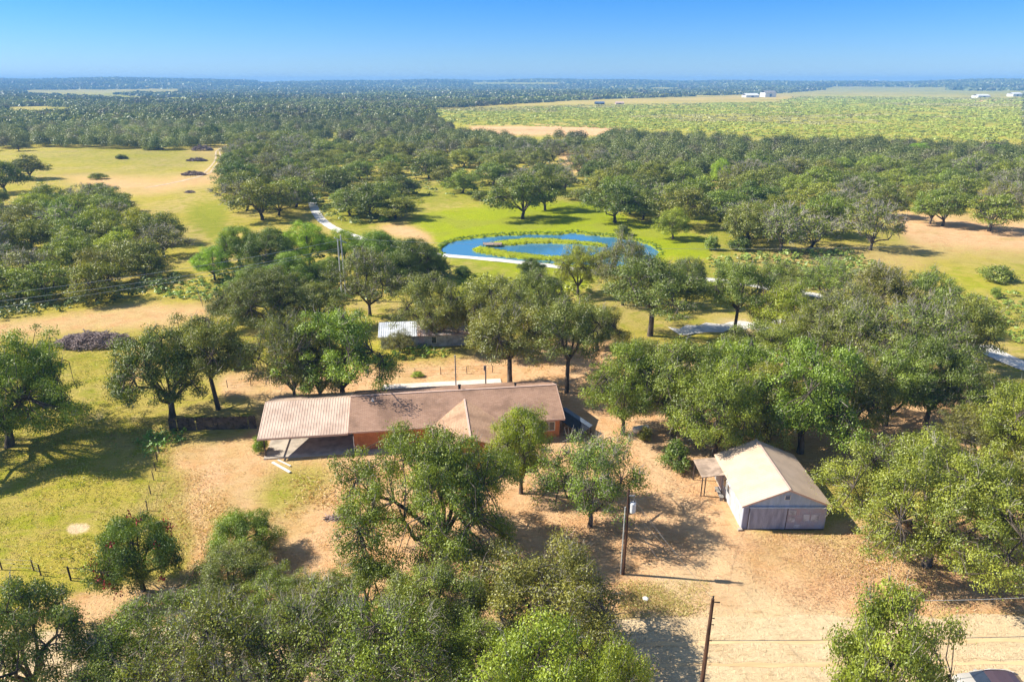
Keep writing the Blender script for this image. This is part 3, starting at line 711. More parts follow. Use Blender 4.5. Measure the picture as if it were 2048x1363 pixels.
for a in [(1990,560,528,75,'grey','low grey-green bush in the weedy field by the grove'),(1988,595,573,25,'green','small dark green bush below the grey-green bush'),(780,440,428,20,'green','tiny bush on the pond meadow edge'),
 (197,358,345,36,'olive','flat olive bush in the pasture'),(243,318,308,24,'grey','grey bush in the middle of the pasture'),(300,300,293,34,'olive','long low bush up the pasture'),
 (835,752,742,26,'yellow','yellow-green tuft bush on the sand behind the house'),(768,442,430,22,'lime','round lime bush left of the pond'),(1424,500,470,34,'green','upright green bush by the weedy hollow'),
 (1350,935,880,70,'dark','dark bush at the foot of the shed porch'),(523,905,870,36,'green','green bush at the carport corner post'),(1480,500,470,50,'dark','dark bush on the drive bank east of the pond'),
 (1245,470,448,36,'grey','grey willow bush on the far pond bank'),(960,400,380,40,'mid','bush by the pond meadow'),(690,400,375,60,'green','green bush beside the white lane'),(1160,400,370,60,'mid','mid green bush beside the shaded meadow'),
 (470,735,705,50,'grey','pale bush behind the picket fence oaks'),(1290,880,850,30,'mid','bush beside the white tank')]:
    T('bush', *a[:5], a[5], name='bush', cat='bush', group=BU, hmax=4)

# ------------------------------------------------------------------ far woods and scrub (uncountable): one object each
def blob(rs, n, flat=.75, low=-.15, up_=.2):
    nc = max(4, n//14); cc = nrm(rs.normal(size=(nc, 3))); cc[:, 2] = np.abs(cc[:, 2])*1.0+low; cc *= rs.uniform(.42, .66, (nc, 1))
    idx = rs.integers(0, nc, n); d = nrm(rs.normal(size=(n, 3))); d[:, 2] = np.where(d[:, 2] < 0, -.4*d[:, 2], d[:, 2])
    P = cc[idx]+d*.40*rs.uniform(.7, 1.08, (n, 1)); P[:, 2] = P[:, 2]*flat
    Nn = nrm(d+rs.normal(size=(n, 3))*.25+np.array([0, 0, up_])); return P, Nn, idx/nc, rs.random(n)
def mass(name, items, nq, qs, rs, colf, protos=6, mat=M_stuff, up_=.2):
    """items: list of (x,y,z,R,H)."""
    bl = [blob(rs, nq, up_=up_) for _ in range(protos)]; VV = []; TT = []
    it = np.array(items); which = rs.integers(0, protos, len(it))
    for k in range(protos):
        I = it[which == k]
        if not len(I): continue
        P, Nn, ci, lr = bl[k]; n = len(P); m = len(I)
        a = rs.uniform(0, 6.28, m); ca, sa = np.cos(a)[:, None], np.sin(a)[:, None]
        X = P[None, :, 0]*ca-P[None, :, 1]*sa; Yy = P[None, :, 0]*sa+P[None, :, 1]*ca
        NX = Nn[None, :, 0]*ca-Nn[None, :, 1]*sa; NY = Nn[None, :, 0]*sa+Nn[None, :, 1]*ca
        R = I[:, 3][:, None]; Hh = I[:, 4][:, None]
        W = np.stack([I[:, 0][:, None]+X*R, I[:, 1][:, None]+Yy*R, I[:, 2][:, None]+np.maximum(P[None, :, 2]+.18, 0)*Hh*1.15+.0*R], -1).reshape(-1, 3)
        NN = np.stack([NX, NY, np.repeat(Nn[None, :, 2], m, 0)], -1).reshape(-1, 3)
        S = (R*qs*np.ones((1, n))*(.7+.6*lr[None, :])).reshape(-1)
        VV.append(leaves(W, NN, S, rs, .75))
        c = colf(I[:, 0], I[:, 1], m)[:, None, :]*(.84+.20*np.sin(ci*17)[None, :, None]*.5+.22*lr[None, :, None]); TT.append(c.reshape(-1, 3))
    V = np.concatenate(VV); Tn = np.concatenate(TT)
    return V, Tn
def fbm(x, y, s):
    return (np.sin(x/s+1.7*np.sin(y/s*.8+.4))+np.sin(y/s*1.3+1.9*np.sin(x/s*.7+2.1))+.6*np.sin((x+y)/s*2.3+1.1)+.4*np.sin((x-1.7*y)/s*4.1))/3
def forest_col(x, y, m):
    t = rs.random((m, 1)); base = np.array([[.125, .175, .032]])*(1-t)+np.array([[.215, .235, .058]])*t
    lt = (rs.random((m, 1)) < .2); base = np.where(lt, np.array([[.27, .31, .08]]), base); grey = (rs.random((m, 1)) < .15); base = np.where(grey, np.array([[.21, .20, .10]]), base)
    return base*(.85+.22*fbm(x, y, 90)+.28*fbm(x+500, y, 260))[:, None].clip(.45, 1.5)*rs.uniform(.86, 1.14, (m, 1))
FIELDS = [[(180,171),(560,169),(560,173),(180,175)], [(560,187),(720,184),(720,189),(560,191)], [(380,178),(470,177),(470,181),(380,182)], [(1100,176),(1420,172),(1420,176),(1100,180)], [(700,172),(900,174),(900,177),(700,176)], [(240,205),(400,203),(400,208),(240,210)], [(1180,186),(1400,183),(1400,186),(1180,189)], [(860,212),(1150,196),(1560,184),(1640,178),(1660,171),(1900,173),(1905,180),(2060,181),(2060,290),(1900,285),(1500,278),(1350,268),(1260,262),(1050,268),(930,262),(880,240)],
          [(10,207),(95,206),(190,214),(95,224),(10,224)], [(40,178),(365,176),(365,185),(40,187)], [(825,190),(890,190),(890,196),(825,196)], [(935,163),(1120,163),(1120,170),(935,170)],
          [(900,193),(1100,188),(1130,194),(900,198)], [(-80,290),(60,278),(330,284),(440,276),(490,276),(455,345),(300,640),(-80,640)], [(310,164),(560,163),(560,165.5),(310,166)],
          [(1180,171),(1260,170),(1260,174),(1180,174)]]
def far_pts(rmin, rmax, sp_fn, ahalf=.72):
    out = []; r = rmin
    while r < rmax:
        s = sp_fn(r); n = int(2*ahalf*r/s)
        a = -ahalf+2*ahalf*(np.arange(n)+rs.uniform(-.4, .4, n))/n; rr = r+rs.uniform(-.42, .42, n)*s
        out.append(np.stack([rr*np.sin(a), rr*np.cos(a), np.full(n, s)], 1)); r += s*.86
    return np.concatenate(out)
def filt(Pt, hfac=.6, hh=9.0, fields=FIELDS):
    z = terrain(Pt[:, 0], Pt[:, 1]); px, py = proj(Pt[:, 0], Pt[:, 1], z+hh*hfac); k = np.ones(len(Pt), bool)
    for f in fields: k &= ~inpoly(px, py, f)
    return k
NEARY = 262
# LOD1: 300-750 m
P1 = far_pts(300, 750, lambda r: 10.5)
k = filt(P1); px, py = proj(P1[:, 0], P1[:, 1], np.zeros(len(P1)))
inR = inpoly(px, py, [(1180,290),(2300,290),(2300,430),(1960,430),(1300,440)]) ; inL = inpoly(px, py, [(455,240),(620,250),(1300,255),(1300,350),(1100,300),(455,300)])
k &= (py < 312) | ((px > 1190) & (py < 366))
ind = [(o.location.x, o.location.y) for o in bpy.data.objects if o.name.startswith('oak_tree') and o.location.y > 230]
ia = np.array(ind)
for i in np.where(k)[0]:
    if ((ia-P1[i, :2])**2).sum(1).min() < 49: k[i] = False
P1 = P1[k]
dens = np.ones(len(P1)); px, py = proj(P1[:, 0], P1[:, 1], np.zeros(len(P1)))
gap = inpoly(px, py, [(600,262),(1250,262),(1180,300),(640,300)]) & (fbm(P1[:, 0], P1[:, 1], 31) > .05); P1 = P1[~gap]
it1 = [(x, y, float(terrain(x, y)), rs.uniform(5, 7.6), rs.uniform(8, 12)) for x, y, s in P1]
V1, T1 = mass('far', it1, 1500, .095, rs, forest_col)
P2 = far_pts(750, 1500, lambda r: 12+(r-750)*.006); P2 = P2[filt(P2)]; P2 = P2[fbm(P2[:, 0], P2[:, 1], 83) < .62]
it2 = [(x, y, float(terrain(x, y)), s*rs.uniform(.55, .85), rs.uniform(8, 13)) for x, y, s in P2]
V2, T2 = mass('far', it2, 330, .21, rs, forest_col)
P3 = far_pts(1500, 6900, lambda r: 16+(r-1500)*.011); P3 = P3[filt(P3, .6, 9)]; P3 = P3[fbm(P3[:, 0], P3[:, 1], 330) < .60]
it3 = [(x, y, float(terrain(x, y))-1, s*rs.uniform(.6, .95), rs.uniform(8, 13)*(1+.25*(s > 40))) for x, y, s in P3]
V3, T3 = mass('far', it3, 64, .4, rs, forest_col)
V = np.concatenate([V1, V2, V3]); Tn = np.concatenate([T1, T2, T3])
print('FAR', len(it1), len(it2), len(it3), len(V)//4)
o = link('far_woods', quadmesh('far_woods', V, len(V)//4, M_stuff, Tn)); tag(o, 'distant oak woods reading as one mass to the horizon', 'woods', kind='stuff')
# scrub field
SCRUB = [(870,218),(1150,210),(1560,203),(1650,182),(2300,200),(2300,285),(1900,283),(1500,276),(1350,264),(1260,258),(1050,252),(900,250),(640,262),(620,240),(860,232)]
Ps = far_pts(330, 2400, lambda r: 4+(r-330)*.010); px, py = proj(Ps[:, 0], Ps[:, 1], np.zeros(len(Ps))); Ps = Ps[inpoly(px, py, SCRUB)]
Ps = Ps[rs.random(len(Ps)) < .7+.5*fbm(Ps[:, 0], Ps[:, 1], 60)]; Ps[:, :2] += rs.normal(size=(len(Ps), 2))*Ps[:, 2:]*.4
def scrub_col(x, y, m):
    t = rs.random((m, 1)); b = np.array([[.33, .40, .055]])*(1-t)+np.array([[.42, .44, .09]])*t
    dk = (rs.random((m, 1)) < .02); b = np.where(dk, np.array([[.14, .19, .05]]), b); gy = (fbm(x, y, 130)[:, None] > .35); b = np.where(gy & ~dk, np.array([[.42, .40, .15]]), b); return b*rs.uniform(.85, 1.15, (m, 1))
its = [(x, y, float(terrain(x, y)), s*rs.uniform(.35, .9), rs.uniform(.4, 1.2)*(1+1.6*(rs.random() < .05))) for x, y, s in Ps]
Vs, Ts = mass('scrub', its, 44, .34, rs, scrub_col, up_=1.6)
o = link('scrub', quadmesh('scrub', Vs, len(Vs)//4, M_stuff, Ts)); tag(o, 'pale green scrub covering the wide flat field', 'scrub', kind='stuff')
# undergrowth in the woods and weeds in the clearings
def weeds(name, poly, spacing, R, Hh, col, label, nq=36, qs=.34):
    L = scatter(poly, spacing, .7, 1.3, rs)
    it = [(x, y, 0.0, R*r, Hh*r*rs.uniform(.7, 1.2)) for x, y, r in L]
    if not it: return
    V, Tn = mass(name, it, nq, qs, rs, up_=.8, colf=lambda x, y, m: np.array([col])*rs.uniform(.75, 1.25, (m, 1)))
    o = link(name, quadmesh(name, V, len(V)//4, M_stuff, Tn)); tag(o, label, 'weeds', kind='stuff')
weeds('weeds', [(300,575),(380,560),(470,540),(490,590),(440,600),(330,598)], 1.6, 1.2, .9, (.22, .33, .05), 'green weeds in the hollow beside the thicket')
weeds('weeds', [(280,890),(300,868),(340,862),(378,868),(372,888),(330,893),(300,915)], .7, .65, .9, (.17, .32, .03), 'green weeds at the end of the picket fence')
weeds('weeds', [(785,702),(840,694),(900,700),(890,712),(790,722)], .8, .7, .8, (.20, .31, .03), 'tall grass below the old farmhouse wall')
weeds('weeds', [(900,545),(1040,560),(1180,560),(1180,610),(930,610)], 1.8, 1.3, 1.0, (.30, .33, .04), 'yellow-green weeds below the pond drive')
weeds('weeds', [(1420,520),(1700,500),(1760,540),(1640,580),(1440,560)], 2.6, 2.0, 1.9, (.21, .28, .05), 'weedy hollow east of the pond')
weeds('weeds', [(1900,600),(2060,590),(2060,690),(1980,680)], 2.2, 1.4, 1.2, (.24, .32, .05), 'weedy field beside the oak grove')
weeds('weeds', [(610,300),(900,300),(1180,330),(1180,390),(900,395),(640,380)], 7, 2.6, 2.4, (.15, .20, .04), 'undergrowth of the open wood beyond the pond')
weeds('weeds', [(-20,560),(60,600),(180,600),(350,550),(365,575),(240,605),(0,640)], 2.2, 1.6, 2.2, (.12, .17, .035), 'undergrowth along the thicket edge', 60, .28)
weeds('weeds', [(640,380),(800,395),(790,440),(700,450),(640,430)], 4, 2.2, 2.4, (.17, .22, .045), 'undergrowth between lane and pond meadow', 60, .28)
weeds('weeds', [(440,525),(880,520),(900,560),(780,600),(560,610),(440,600)], 3.2, 2.0, 2.6, (.13, .21, .03), 'undergrowth of the bright thicket in the hollow', 60, .28)
weeds('weeds', [(440,715),(500,712),(510,740),(440,742)], 1.5, 1.1, .8, (.25, .33, .06), 'pale green weeds behind the picket fence oaks')
weeds('weeds', ISLE_A, .5, .55, .24, (.34, .42, .012), 'bright reeds on the far arm of the pond island', 16, .35)
weeds('weeds', ISLE_B, .5, .55, .24, (.34, .42, .012), 'bright reeds on the near arm of the pond island', 16, .35)
bank = [(x+(x-1100)*.05, y+(y-498)*(.14 if y < 498 else .04)) for x, y in POND]
L = scatter(bank, .62, .5, 1.4, rs, avoid=([(x+(x-1100)*.015, y+(y-498)*.01) for x, y in POND], [(860,503),(900,508),(1000,518),(1230,540),(1230,600),(860,600)])); it = [(x+rs.normal()*.3, y+rs.normal()*.3, 0, .5*r, .26*r) for x, y, r in L]
V_, T_ = mass('b', it, 36, .4, rs, lambda x, y, m: np.array([[.22, .33, .02]])*rs.uniform(.8, 1.2, (m, 1)))
o = link('bank_grass', quadmesh('bank_grass', V_, len(V_)//4, M_stuff, T_)); tag(o, 'tall grass round the pond bank', 'grass', kind='stuff')

def tufts(name, poly, n, size, cols, label, kind_, lift=.5, cat='grass'):
    xs = [p[0] for p in poly]; ys = [p[1] for p in poly]; c = [G(x, y) for x, y in poly]
    X = rs.uniform(min(p.x for p in c), max(p.x for p in c), n*4); Y = rs.uniform(min(p.y for p in c), max(p.y for p in c), n*4)
    px, py = proj(X, Y, np.zeros(n*4)); soft = np.zeros(n*4); sc = 26
    clr = inpoly(px, py, [(535,915),(590,915),(590,955),(535,955)]) | inpoly(px, py, [(120,1040),(195,1040),(195,1070),(120,1070)])
    for dx, dy in ((0, 0), (sc, 0), (-sc, 0), (0, sc*.6), (0, -sc*.6), (sc*.7, sc*.4), (-sc*.7, sc*.4), (sc*.7, -sc*.4), (-sc*.7, -sc*.4)): soft += inpoly(px+dx, py+dy, poly)/9.
    ok = ~clr & (rs.random(n*4) < soft**1.5*(.45+.6*fbm(X, Y, 2.1)+.5*fbm(X, Y, 7.3))); X = X[ok][:n]; Y = Y[ok][:n]
    m = len(X); k = 3; s_ = size*rs.uniform(.5, 1.5, m)*(1+.5*fbm(X, Y, 5))
    idx = np.repeat(np.arange(m), k); P = np.stack([X[idx]+rs.normal(size=m*k)*s_[idx]*.5, Y[idx]+rs.normal(size=m*k)*s_[idx]*.5, .1+s_[idx]*lift*rs.uniform(.2, .7, m*k)], -1)
    Nn = nrm(rs.normal(size=(m*k, 3))*np.array([1, 1, .4])+np.array([0, 0, 1.2-lift])); cc = np.array(cols)[rs.integers(0, len(cols), m)][idx]*rs.uniform(.75, 1.25, (m*k, 1))
    o = link(name, quadmesh(name, leaves(P, Nn, s_[idx], rs, .6), m*k, M_stuff, cc)); tag(o, label, cat, kind='stuff')
tufts('grass_tufts', [(-20,690),(210,690),(330,870),(300,1020),(215,1160),(-20,1150)], 14000, .12, [(.40, .40, .05), (.30, .33, .03), (.50, .42, .12)], 'grass tufts over the green pasture beside the old oak', 0)
tufts('grass_tufts', [(330,880),(520,930),(720,910),(760,1000),(900,1130),(640,1160),(380,1170),(300,1040)], 9000, .10, [(.62, .42, .19), (.54, .35, .15), (.48, .40, .12), (.68, .48, .24)], 'dry grass tufts on the orange yard', 0)
tufts('grass_tufts', [(440,745),(900,718),(1210,690),(1210,745),(900,750),(760,757),(440,775)], 5000, .11, [(.60, .42, .20), (.45, .38, .10)], 'dry grass on the sand behind the house', 0)
tufts('grass_tufts', [(1240,1160),(1420,1165),(1400,1230),(1240,1235)], 5000, .10, [(.55, .42, .18), (.42, .40, .10)], 'dry verge grass between pole and dirt road', 0)
tufts('leaf_litter', [(1440,1065),(1650,1068),(1760,1180),(1700,1235),(1560,1200),(1440,1120)], 6000, .07, [(.50, .31, .18), (.42, .25, .14), (.60, .42, .25)], 'brown fallen leaves in front of the shed', 0, .1, 'litter')
tufts('leaf_litter', [(1050,960),(1240,900),(1320,860),(1380,960),(1470,1060),(1400,1130),(1240,1120),(1050,1060)], 4500, .07, [(.50, .30, .17), (.42, .24, .13), (.62, .42, .25)], 'brown fallen leaves around the transformer pole', 0, .1, 'litter')
tufts('leaf_litter', [(1680,1060),(2060,1000),(2060,1230),(1740,1230)], 8000, .08, [(.42, .24, .13), (.36, .30, .10), (.55, .36, .20)], 'brown fallen leaves under the huge round oak', 0, .1, 'litter')

# ------------------------------------------------------------------ brick house
def setuv(o, M, su, sv):
    """planar uv in metres from local axes (su,sv vectors in world)"""
    me = o.data; uv = me.uv_layers.new(name='UVMap')
    for l in me.loops:
        p = me.vertices[l.vertex_index].co; uv.data[l.index].uv = (p.dot(su), p.dot(sv))
EH = 2.75
Lp = G(696.4, 863.8, EH); Rp = G(1129.6, 836.5, EH); u = (Rp-Lp); HL = u.length; u.normalize(); v = Vector((-u.y, u.x, 0))
MH = Matrix(((u.x, v.x, 0, Lp.x), (u.y, v.y, 0, Lp.y), (0, 0, 1, 0), (0, 0, 0, 1)))
print('HOUSE', HL, math.degrees(math.atan2(u.y, u.x)))
SL = .33; HD = 5.65; RZ = EH+SL*HD; OV = .5
def part(mb, name, mat, parent, smooth=False, uv=None):
    o = mb.build(name, mat, parent, smooth)
    if uv: setuv(o, None, *uv)
    return o
Zv = Vector((0, 0, 1))
def roofslab(mb, q, t=.12): mb.slab(q, t)
house = empty('brick_house', tuple(Lp.xy.to_3d()), 0, 'long low orange brick house with brown shingle gable roof', 'house')
house.location = (0, 0, 0)
w = MB(MH)
# walls: outer shell boxes butt-jointed
y0, y1 = OV, 2*HD-OV
t = .2
w.box((OV, y0, 0), (HL-OV, y0+t, EH-.02)); w.box((OV, y1-t, 0), (HL-OV, y1, EH-.02)); w.box((OV, y0+t, 0), (OV+t, y1-t, EH-.02)); w.box((HL-OV-t, y0+t, 0), (HL-OV, y1-t, EH-.02))
for xx in (OV, HL-OV-t):
    w.hexa([(xx, y0, EH-.02), (xx+t, y0, EH-.02), (xx+t, y1, EH-.02), (xx, y1, EH-.02), (xx, HD-.05, RZ-.2), (xx+t, HD-.05, RZ-.2), (xx+t, HD+.05, RZ-.2), (xx, HD+.05, RZ-.2)])
part(w, 'wall', M_brick, house, uv=(u+v, Zv))
# main roof: two slopes
rf = MB(MH); rf.slab([(0, 0, EH), (HL, 0, EH), (HL, HD, RZ), (0, HD, RZ)], .14); o = part(rf, 'roof_slope', M_shingle, house, uv=(u, v))
rf = MB(MH); rf.slab([(0, HD, RZ), (HL, HD, RZ), (HL, 2*HD, EH), (0, 2*HD, EH)], .14); part(rf, 'roof_slope', M_shingle, house, uv=(u, v))
tr = MB(MH); tr.box((-.03, -.05, EH-.2), (HL+.03, -.003, EH+.01)); tr.box((-.06, HD-.12, RZ+.0), (HL+.06, HD+.12, RZ+.05))
for xx in (-.05, HL+.003):
    tr.hexa([(xx, 0, EH-.2), (xx+.047, 0, EH-.2), (xx+.047, HD, RZ-.2), (xx, HD, RZ-.2), (xx, 0, EH+.02), (xx+.047, 0, EH+.02), (xx+.047, HD, RZ+.02), (xx, HD, RZ+.02)])
    tr.hexa([(xx, HD, RZ-.2), (xx+.047, HD, RZ-.2), (xx+.047, 2*HD, EH-.2), (xx, 2*HD, EH-.2), (xx, HD, RZ+.02), (xx+.047, HD, RZ+.02), (xx+.047, 2*HD, EH+.02), (xx, 2*HD, EH+.02)])
part(tr, 'fascia', M_fascia, house)
# front wing with gable roof
WMi = MH.inverted()
ap = WMi @ G(929, 799.5, EH+1.35)
wx = ap.x; WW = 4.15; WZ = EH+SL*WW; wyb = WW  # where wing ridge meets main slope
wl = 6.0
wg = MB(MH); yb = OV-.003
wg.box((wx-WW+OV, -wl+OV, 0), (wx+WW-OV, -wl+OV+t, EH-.02)); wg.box((wx-WW+OV, -wl+OV+t, 0), (wx-WW+OV+t, yb, EH-.02)); wg.box((wx+WW-OV-t, -wl+OV+t, 0), (wx+WW-OV, yb, EH-.02))
wg.hexa([(wx-WW+OV, -wl+OV, EH-.02), (wx+WW-OV, -wl+OV, EH-.02), (wx+WW-OV, -wl+OV+t, EH-.02), (wx-WW+OV, -wl+OV+t, EH-.02), (wx-.05, -wl+OV, WZ-.2), (wx+.05, -wl+OV, WZ-.2), (wx+.05, -wl+OV+t, WZ-.2), (wx-.05, -wl+OV+t, WZ-.2)])
part(wg, 'wing_wall', M_brick, house, uv=(u+v, Zv))
e = .02
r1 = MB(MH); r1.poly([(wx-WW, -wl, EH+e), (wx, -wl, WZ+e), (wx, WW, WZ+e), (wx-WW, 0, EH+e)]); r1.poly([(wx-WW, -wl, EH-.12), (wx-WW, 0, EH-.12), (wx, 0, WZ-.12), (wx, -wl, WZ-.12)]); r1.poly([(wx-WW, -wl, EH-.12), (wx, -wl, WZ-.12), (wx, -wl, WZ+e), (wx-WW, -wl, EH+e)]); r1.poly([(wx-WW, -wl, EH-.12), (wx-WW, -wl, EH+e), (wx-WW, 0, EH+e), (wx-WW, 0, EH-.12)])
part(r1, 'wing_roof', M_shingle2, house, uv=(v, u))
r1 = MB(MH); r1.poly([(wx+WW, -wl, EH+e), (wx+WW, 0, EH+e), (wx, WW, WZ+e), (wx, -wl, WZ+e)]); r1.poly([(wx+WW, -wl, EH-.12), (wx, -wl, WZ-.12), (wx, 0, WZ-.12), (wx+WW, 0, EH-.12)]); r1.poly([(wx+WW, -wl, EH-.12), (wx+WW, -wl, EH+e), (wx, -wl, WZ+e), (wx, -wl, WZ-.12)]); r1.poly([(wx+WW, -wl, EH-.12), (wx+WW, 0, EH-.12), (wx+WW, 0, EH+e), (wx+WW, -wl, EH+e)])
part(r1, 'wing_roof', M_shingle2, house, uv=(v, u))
rc = MB(MH); rc.box((wx-.1, -wl-.03, WZ+.0), (wx+.1, WW-.1, WZ+.06)); part(rc, 'ridge_cap', M_fascia, house)
for wa in (5.0, 19.5, 22.6):
    if abs(wa-wx) < WW+.6: continue
    f = MB(MH); f.box((wa, y0-.05, 1.0), (wa+1.5, y0-.003, 2.2)); fo = part(f, 'window', M_white, house)
    f = MB(MH); f.box((wa+.08, y0-.07, 1.08), (wa+.71, y0-.052, 2.12)); f.box((wa+.79, y0-.07, 1.08), (wa+1.42, y0-.052, 2.12)); part(f, 'pane', M_glass, fo)
f = MB(MH); f.box((wx-1.0, -wl+OV-.05, 1.0), (wx+1.0, -wl+OV-.003, 2.2)); fo = part(f, 'window', M_white, house)
f = MB(MH); f.box((wx-.9, -wl+OV-.07, 1.08), (wx-.04, -wl+OV-.052, 2.12)); f.box((wx+.04, -wl+OV-.07, 1.08), (wx+.9, -wl+OV-.052, 2.12)); part(f, 'pane', M_glass, fo)
for (a, b_, hh, rr) in ((2.6, HD-1.0, .35, .07), (wx+WW+.1, .35, .3, .05)):
    f = MB(MH); zz = EH+SL*b_; f.tube([(a, b_, zz-.05), (a, b_, zz+hh)], rr, 8); f.tube([(a, b_, zz), (a, b_, zz+.06)], rr*2.4, 8); part(f, 'roof_vent', M_white, house)
f = MB(MH); a = (WMi @ G(919, 778, RZ)).x
f.tube([(a, HD+.35, RZ-.2), (a, HD+.35, RZ+.45)], .16, 8); f.tube([(a, HD+.35, RZ+.45), (a, HD+.35, RZ+.55)], .22, 8); part(f, 'roof_vent', M_black, house)
f = MB(MH); a = (WMi @ G(1031, 772, RZ)).x
f.tube([(a, HD+.35, RZ-.2), (a, HD+.35, RZ+.3)], .12, 8); f.tube([(a, HD+.35, RZ+.3), (a, HD+.35, RZ+.4)], .18, 8); part(f, 'roof_vent', M_black, house)
# downpipe at the carport corner
f = MB(MH); f.box((.42, .38, 0), (.50, .46, 2.0)); part(f, 'downpipe', M_white, house)

# carport
cp = empty('carport', (0, 0, 0), 0, 'open carport with ribbed pinkish metal roof joined to the brick house', 'carport')
xl = (WMi @ G(515.9, 870.8, EH)).x; CZ = EH-.12; CR = RZ-.15
f = MB(MH)
f.slab([(xl, 0, CZ), (-.08, 0, CZ), (-.08, HD, CR), (xl, HD, CR)], .05); f.slab([(xl, HD, CR), (-.08, HD, CR), (-.08, 2*HD, CZ), (xl, 2*HD, CZ)], .05)
x = xl+.05
while x < -.15:
    for (a, b_, za, zb) in ((0, HD-.02, CZ, CR), (HD+.02, 2*HD, CR, CZ)):
        f.hexa([(x, a, za+.003), (x+.09, a, za+.003), (x+.09, b_, zb+.003), (x, b_, zb+.003), (x+.03, a, za+.028), (x+.06, a, za+.028), (x+.06, b_, zb+.028), (x+.03, b_, zb+.028)])
    x += .31
part(f, 'roof', M_carroof, cp)
f = MB(MH); f.box((xl-.04, -.05, CZ-.24), (-.06, -.003, CZ-.02)); f.box((xl-.04, .0, CZ-.24), (xl-.003, 2*HD, CZ-.06)); part(f, 'beam', M_fascia, cp)
for (a, b_) in ((xl+.55, .5), (xl+.55, 2*HD-.5), (-.5, 2*HD-.5)):
    f = MB(MH); zt_ = CZ-.08+(SL*min(b_, 2*HD-b_))-.06; f.box((a-.07, b_-.07, 0), (a+.07, b_+.07, zt_)); part(f, 'post', M_fencewood, cp)
f = MB(MH); f.box((xl+2.6, .0, 0), (-.02, .25, .6)) if False else None
sl_ = MB(MH); sl_.box((xl+.4, -.15, -.05), (OV-.01, 2*HD-1, .13)); o = part(sl_, 'concrete_slab', M_concrete, None); o['kind'] = 'structure'
sl_ = MB(MH); sl_.box((OV, -.6, -.05), (wx-WW+OV-.02, OV-.01, .10)); o = part(sl_, 'concrete_walk', M_concrete, None); o['kind'] = 'structure'
M_patio = simple('pale_concrete', (.74, .64, .54), .9, .15, .6)
sl_ = MB(MH); sl_.box((3.0, 2*HD-.4, -.05), (HL-5.5, 2*HD+7.3, .12)); o = part(sl_, 'patio', M_patio, None); o['kind'] = 'structure'
# mast behind the house
mp = WMi @ G(920, 781, 4.0)
f = MB(MH); f.tube([(a*0+(WMi @ G(919, 779, RZ)).x-.15, 2*HD+.5, 0), (0*a+(WMi @ G(919, 779, RZ)).x-.15, 2*HD+.5, 6.6)], [.09, .08], 8); f.tube([((WMi @ G(919, 779, RZ)).x-.15, 2*HD+.5, 6.6), ((WMi @ G(919, 779, RZ)).x-.15, 2*HD+.5, 6.75)], .12, 8)
o = f.build('mast', M_polegrey); tag(o, 'grey service mast rising behind the house ridge', 'pole')
for xx, hh in (((WMi @ G(981, 775, RZ)).x, 5.0),):
    f = MB(MH); f.tube([(xx, 2*HD+.8, 0), (xx, 2*HD+.8, hh)], .1, 8); f.box((xx-.25, 2*HD+.7, hh-.7), (xx-.1, 2*HD+.9, hh)); o = f.build('post', M_polegrey); tag(o, 'short grey post with box behind the house ridge near the oak trunk', 'post')
# lean-to off the right gable
f0 = WMi @ G(1128, 818, 2.2); f1 = WMi @ G(1180, 851, 1.2)
at_ = empty('ramp_awning', (0, 0, 0), 0, 'dark blue metal ramp cover sloping down off the house gable end', 'awning')
f = MB(); A = G(1127, 817, 2.3); B = G(1182, 853, 1.0); Wd = Vector((-.55, -.75, 0)).normalized()*2.3
f.slab([tuple(A+Wd*.05), tuple(A+Wd), tuple(B+Wd), tuple(B+Wd*.05)], .06)
M_navy = simple('navy_sheet', (.035, .04, .055), .6, .3, 1.0); M_navyedge = simple('navy_edge', (.16, .20, .27), .5, .2, 1.0)
f.build('sheet', M_navy, at_)
f = MB(); f.slab([tuple(A+Wd*-.18+Vector((0, 0, .06))), tuple(A+Wd*.12+Vector((0, 0, .06))), tuple(B+Wd*.12+Vector((0, 0, .06))), tuple(B+Wd*-.18+Vector((0, 0, .06)))], .1); f.build('edge_rail', M_navyedge, at_)
for p in (A, B, A+Wd, B+Wd):
    f = MB(); f.tube([(p.x, p.y, 0), (p.x, p.y, p.z-.05)], .05, 6); f.build('post', M_black, at_)

# ------------------------------------------------------------------ shed
SY = G(1481.6, 1057).y; SX0 = G(1481.6, 1057).x; SX1 = G(1648, 1058).x; SE = 2.75; SLN = 9.0
cxs = (SX0+SX1)/2; RZS = SE+.43*((SX1-SX0)/2+.25)
MS = Matrix.Translation((cxs, SY, 0)); hw = (SX1-SX0)/2
print('SHED', SX0, SX1, SY)
sh = empty('metal_shed', (0, 0, 0), 0, 'pale metal shed with sliding doors and cream gable roof', 'shed')
def siding(mb, a, b, z0, z1f, y, step=.2, dirn='x', d=.025, sgn=-1):
    x = a
    while x < b-.02:
        if dirn == 'x': mb.box((x, y+(sgn*d if sgn < 0 else 0), z0), (x+.05, y+(0 if sgn < 0 else d), z1f(x+.025)))
        else: mb.box((y+(sgn*d if sgn < 0 else 0), x, z0), (y+(0 if sgn < 0 else d), x+.05, z1f(x)))
        x += step
f = MB(MS); f.box((-hw, .1, 0), (-hw+.1, SLN, SE)); siding(f, .12, SLN-.05, .02, lambda x: SE-.02, -hw-.002, .3, 'y'); part(f, 'wall', M_shedwhite, sh)
f = MB(MS); f.box((hw-.1, .1, 0), (hw, SLN, SE)); siding(f, .12, SLN-.05, .02, lambda x: SE-.02, hw+.002, .3, 'y', sgn=1); part(f, 'wall', M_shedwhite, sh)
f = MB(MS); f.box((-hw+.1, SLN-.1, 0), (hw-.1, SLN-.003, SE)); part(f, 'wall', M_shedgrey, sh)
